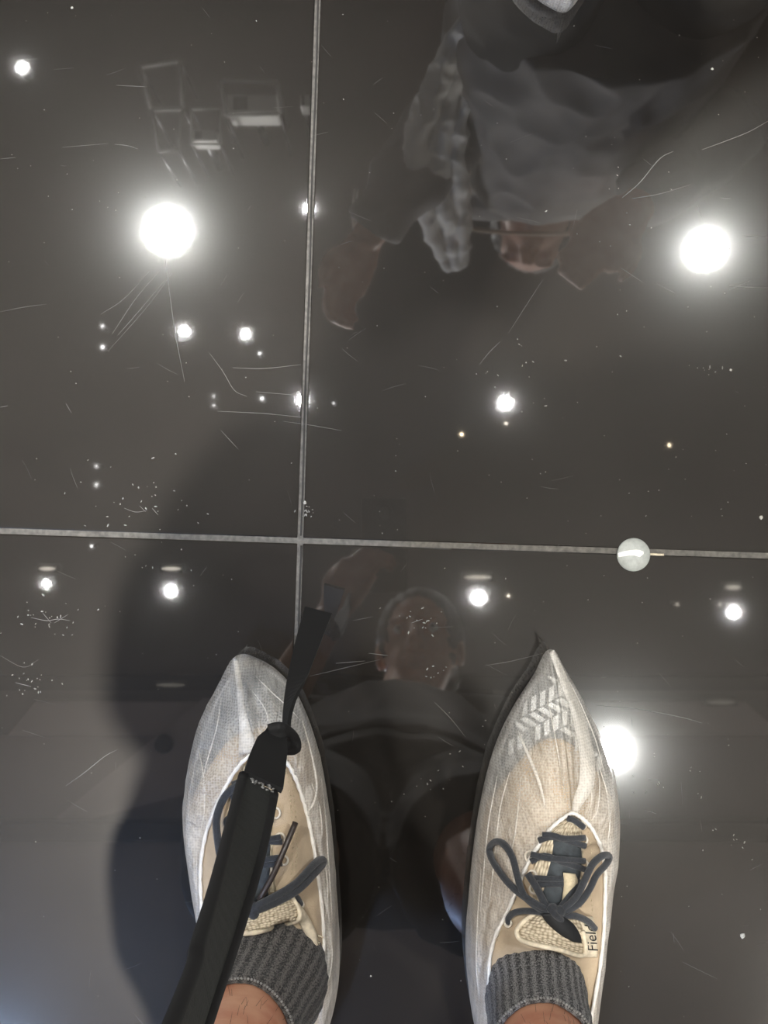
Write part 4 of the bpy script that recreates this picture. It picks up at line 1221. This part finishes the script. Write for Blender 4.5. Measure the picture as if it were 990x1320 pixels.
# their shoes: copies of the photographer's, turned about
def copy_tree(o, parent=None):
    c = o.copy(); COL.objects.link(c); c.parent = parent
    if parent is not None: c.matrix_parent_inverse = o.matrix_parent_inverse.copy()
    for ch in list(o.children): copy_tree(ch, c)
    return c
def place_copy(src, toe, target, rot, label):
    c = copy_tree(src)
    rel = Matrix.Rotation(rot, 3, 'Z') @ (Vector(src.location)-toe)
    c.location = target+rel; c.rotation_euler = (0, 0, rot)
    c['label'] = label
    return c
toeL = P(304, 846, .036); toeL.z = 0
toeR = P(712, 838, .036); toeR.z = 0
t1 = V((.148, .402, 0)); t2 = V((.40, .455, 0))
place_copy(LR['cover'], toeL, t1, PI-.1, 'grey mirrored shoe cover toe poking in at the top edge')
place_copy(LR['root'], toeL, t1, PI-.1, 'beige shoe inside the cover at the top edge')
place_copy(RR['cover'], toeR, t2, PI+.15, 'shoe cover of the opposite person beyond the top right')
place_copy(RR['root'], toeR, t2, PI+.15, 'beige shoe of the opposite person beyond the top right')

# ------------------------------------------------------------------ disc on the joint, crumbs, dust and scratches
dc = P(816.5, 715)
disc = empty('round_sticker', tuple(dc))
MB().lathe([(.0134, .0002), (.0136, .0008), (.0130, .0015), (.006, .0017), (.0003, .0017)], dc, 48).build('disc', M['disc'], disc)
pts = []
L = [(796,713),(802,711),(810,709.5),(819,708.5),(824,709),(829,711)]; Rr = [(797,718),(803,717),(810,716),(818,716),(824,718),(829,714)]
top = [P(x, y)+V((0, 0, .0021)) for x, y in L] + [P(x, y)+V((0, 0, .0021)) for x, y in Rr[::-1]]
bot = [p-V((0, 0, .0008)) for p in top]; n_ = len(top)
me_ = mesh('glue', bot+top, [tuple(range(n_)), tuple(range(2*n_-1, n_-1, -1))]+[(i, (i+1) % n_, n_+(i+1) % n_, n_+i) for i in range(n_)])
bm = bmesh.new(); bm.from_mesh(me_); bmesh.ops.recalc_face_normals(bm, faces=bm.faces); bm.to_mesh(me_); bm.free()
obj('white_smear', me_, M['glue'], disc, False)
tag(disc, 'round frosted white sticker stuck over the level floor joint', 'sticker')
# brighter clean stretch of filler beside it
a = P(838, 715.5); b = P(856, 716.2)
MB().tube([a+V((0, 0, -.0009)), b+V((0, 0, -.0009))], .0016, 8, flat=.5).build('filler_patch', M['creamp'], floor)

def chip(px, py, r, label):
    c = P(px, py); bm = bmesh.new()
    bmesh.ops.create_icosphere(bm, subdivisions=2, radius=r)
    for v in bm.verts:
        v.co *= 0.75+0.6*abs(noise.noise(v.co*900+Vector((px, py, 0))))
        v.co.z = max(v.co.z*0.55, -r*0.3)
        v.co += Vector((c.x, c.y, r*0.3))
    me = bpy.data.meshes.new('crumb'); bm.to_mesh(me); bm.free()
    root = obj('crumb', me, M['chip'], None, False)
    tag(root, label, 'crumb', 'crumbs on the floor')
chip(957, 1206, .0026, 'largest pale crumb on the floor at the lower right')
chip(918, 89, .0013, 'pale crumb in the shadow edge at the upper right')
chip(942, 477, .0012, 'pale crumb near the right edge halfway up')
chip(93, 10, .0012, 'pale crumb near the top left corner')
chip(981, 667, .0018, 'pale crumb above the joint at the right edge')
chip(478, 1258, .0009, 'tiny pale crumb on the dark floor between the shoes')
chip(393, 648, .0016, 'pale crumb beside the upright joint above the crossing')

mb = MB()
def speck(px, py, r, e=1.0):
    c = P(px, py); a = random.uniform(0, PI); n = 5
    v = [c+V((r*e*math.cos(a)*math.cos(t)-r*math.sin(a)*math.sin(t), r*e*math.sin(a)*math.cos(t)+r*math.cos(a)*math.sin(t), .00005)) for t in [2*PI*k/n for k in range(n)]]
    v.append(c+V((0, 0, r*0.7)))
    mb.add(v, [(i, (i+1) % n, n) for i in range(n)]+[tuple(range(n))[::-1]])
for _ in range(260):
    speck(random.uniform(0, 990), random.uniform(0, 1320), random.choice([.0002, .00025, .0003, .0004]), random.uniform(1, 2))
for cx, cy, sp_, nn in ((60,795,26,26),(180,658,30,20),(30,885,26,22),(545,800,18,18),(560,865,12,8),(860,640,60,10),(905,475,12,8),(700,480,50,16),(150,610,60,12),(395,660,10,14),(560,1000,40,10),(935,1085,20,8),(880,1000,30,10),(230,730,40,8),(800,250,40,8)):
    for _ in range(nn):
        speck(random.gauss(cx, sp_), random.gauss(cy, sp_*.5), random.choice([.0003, .0004, .0006]), random.uniform(1, 3))
o = mb.build('floor_dust', M['dust'], None, False); tag(o, 'fine pale dust specks scattered over the black floor', 'dust', kind='stuff')

mb = MB()
def scr(pts, w_=.0005):
    w_ *= .62
    pp = catmull([P(x, y)+V((0, 0, .00012)) for x, y in pts], 6)
    v, f = ribbon(pp, [((pp[min(i+1, len(pp)-1)]-pp[max(i-1, 0)]).cross(V((0, 0, 1)))) for i in range(len(pp))], [w_*(.4+.6*math.sin(PI*i/(len(pp)-1))) for i in range(len(pp))], .0001, [V((0, 0, 1))]*len(pp))
    mb.add(v, f)
for s_, w_ in (([(213,335),(219,380),(226,430),(238,492)], .0005), ([(205,350),(175,385),(145,430)], .0005), ([(212,362),(180,400),(152,432)], .0005), ([(192,350),(160,385),(130,405)], .0004),
    ([(222,352),(190,395),(140,452)], .0003), ([(270,455),(288,480),(302,503),(318,511)], .0005), ([(300,474),(340,475),(388,470)], .0005), ([(280,530),(340,533),(390,538)], .0005), ([(365,543),(400,548),(440,555)], .0004),
    ([(330,505),(365,508),(388,510)], .0004), ([(285,555),(297,568),(307,579)], .0005), ([(85,1013),(110,995),(135,975),(152,966)], .0007), ([(802,255),(825,235),(850,205),(868,195)], .0009), ([(905,193),(935,182),(965,170),(992,155)], .0009),
    ([(815,256),(850,250),(890,238)], .0005), ([(800,345),(815,355),(830,365)], .0003), ([(940,368),(965,370),(990,371)], .0005), ([(960,304),(990,306)], .0005), ([(845,365),(870,378)], .0003),
    ([(490,850),(440,862),(398,872)], .0004), ([(475,842),(500,845)], .0006), ([(768,909),(800,912),(830,915),(880,925),(905,932)], .0006), ([(645,440),(630,455),(618,470)], .0003), ([(555,370),(565,378)], .0003),
    ([(625,858),(660,852),(700,842)], .0004), ([(433,855),(470,852)], .0006), ([(560,905),(580,925),(600,950)], .0004), ([(830,1045),(838,1046),(846,1049)], .0008), ([(835,1004),(848,1005)], .0006),
    ([(0,402),(30,396),(60,392)], .0003), ([(655,430),(700,360)], .0002), ([(80,190),(140,185)], .0003), ([(148,186),(165,188),(178,192)], .0007), ([(150,110),(190,112)], .0005), ([(0,205),(20,203)], .0004),
    ([(880,1240),(900,1250),(925,1262)], .0003), ([(40,796),(60,800),(75,798),(90,800)], .0007), ([(55,790),(66,803)], .0006), ([(70,803),(88,792)], .0005), ([(20,880),(40,885)], .0007), ([(530,803),(545,798)], .0006), ([(160,655),(175,660),(190,658)], .0006), ([(180,652),(188,660)], .0005), ([(196,655),(204,664)], .0006),
    ([(0,525),(10,523)], .0005), ([(85,520),(92,532)], .0004), ([(0,845),(30,860),(50,850)], .0003), ([(455,800),(480,795)], .0003)):
    scr(s_, w_)
for _ in range(90):
    x, y = random.uniform(0, 990), random.uniform(0, 1320); a = random.gauss(0.2, .9); l = random.uniform(6, 34); cv = random.uniform(-.8, .8)
    scr([(x, y), (x+l*math.cos(a)/2-cv*math.sin(a), y+l*math.sin(a)/2+cv*math.cos(a)), (x+l*math.cos(a), y+l*math.sin(a))], random.uniform(.0001, .0002))
o = mb.build('scratches', M['scratch'], floor, False); o['kind'] = 'stuff'
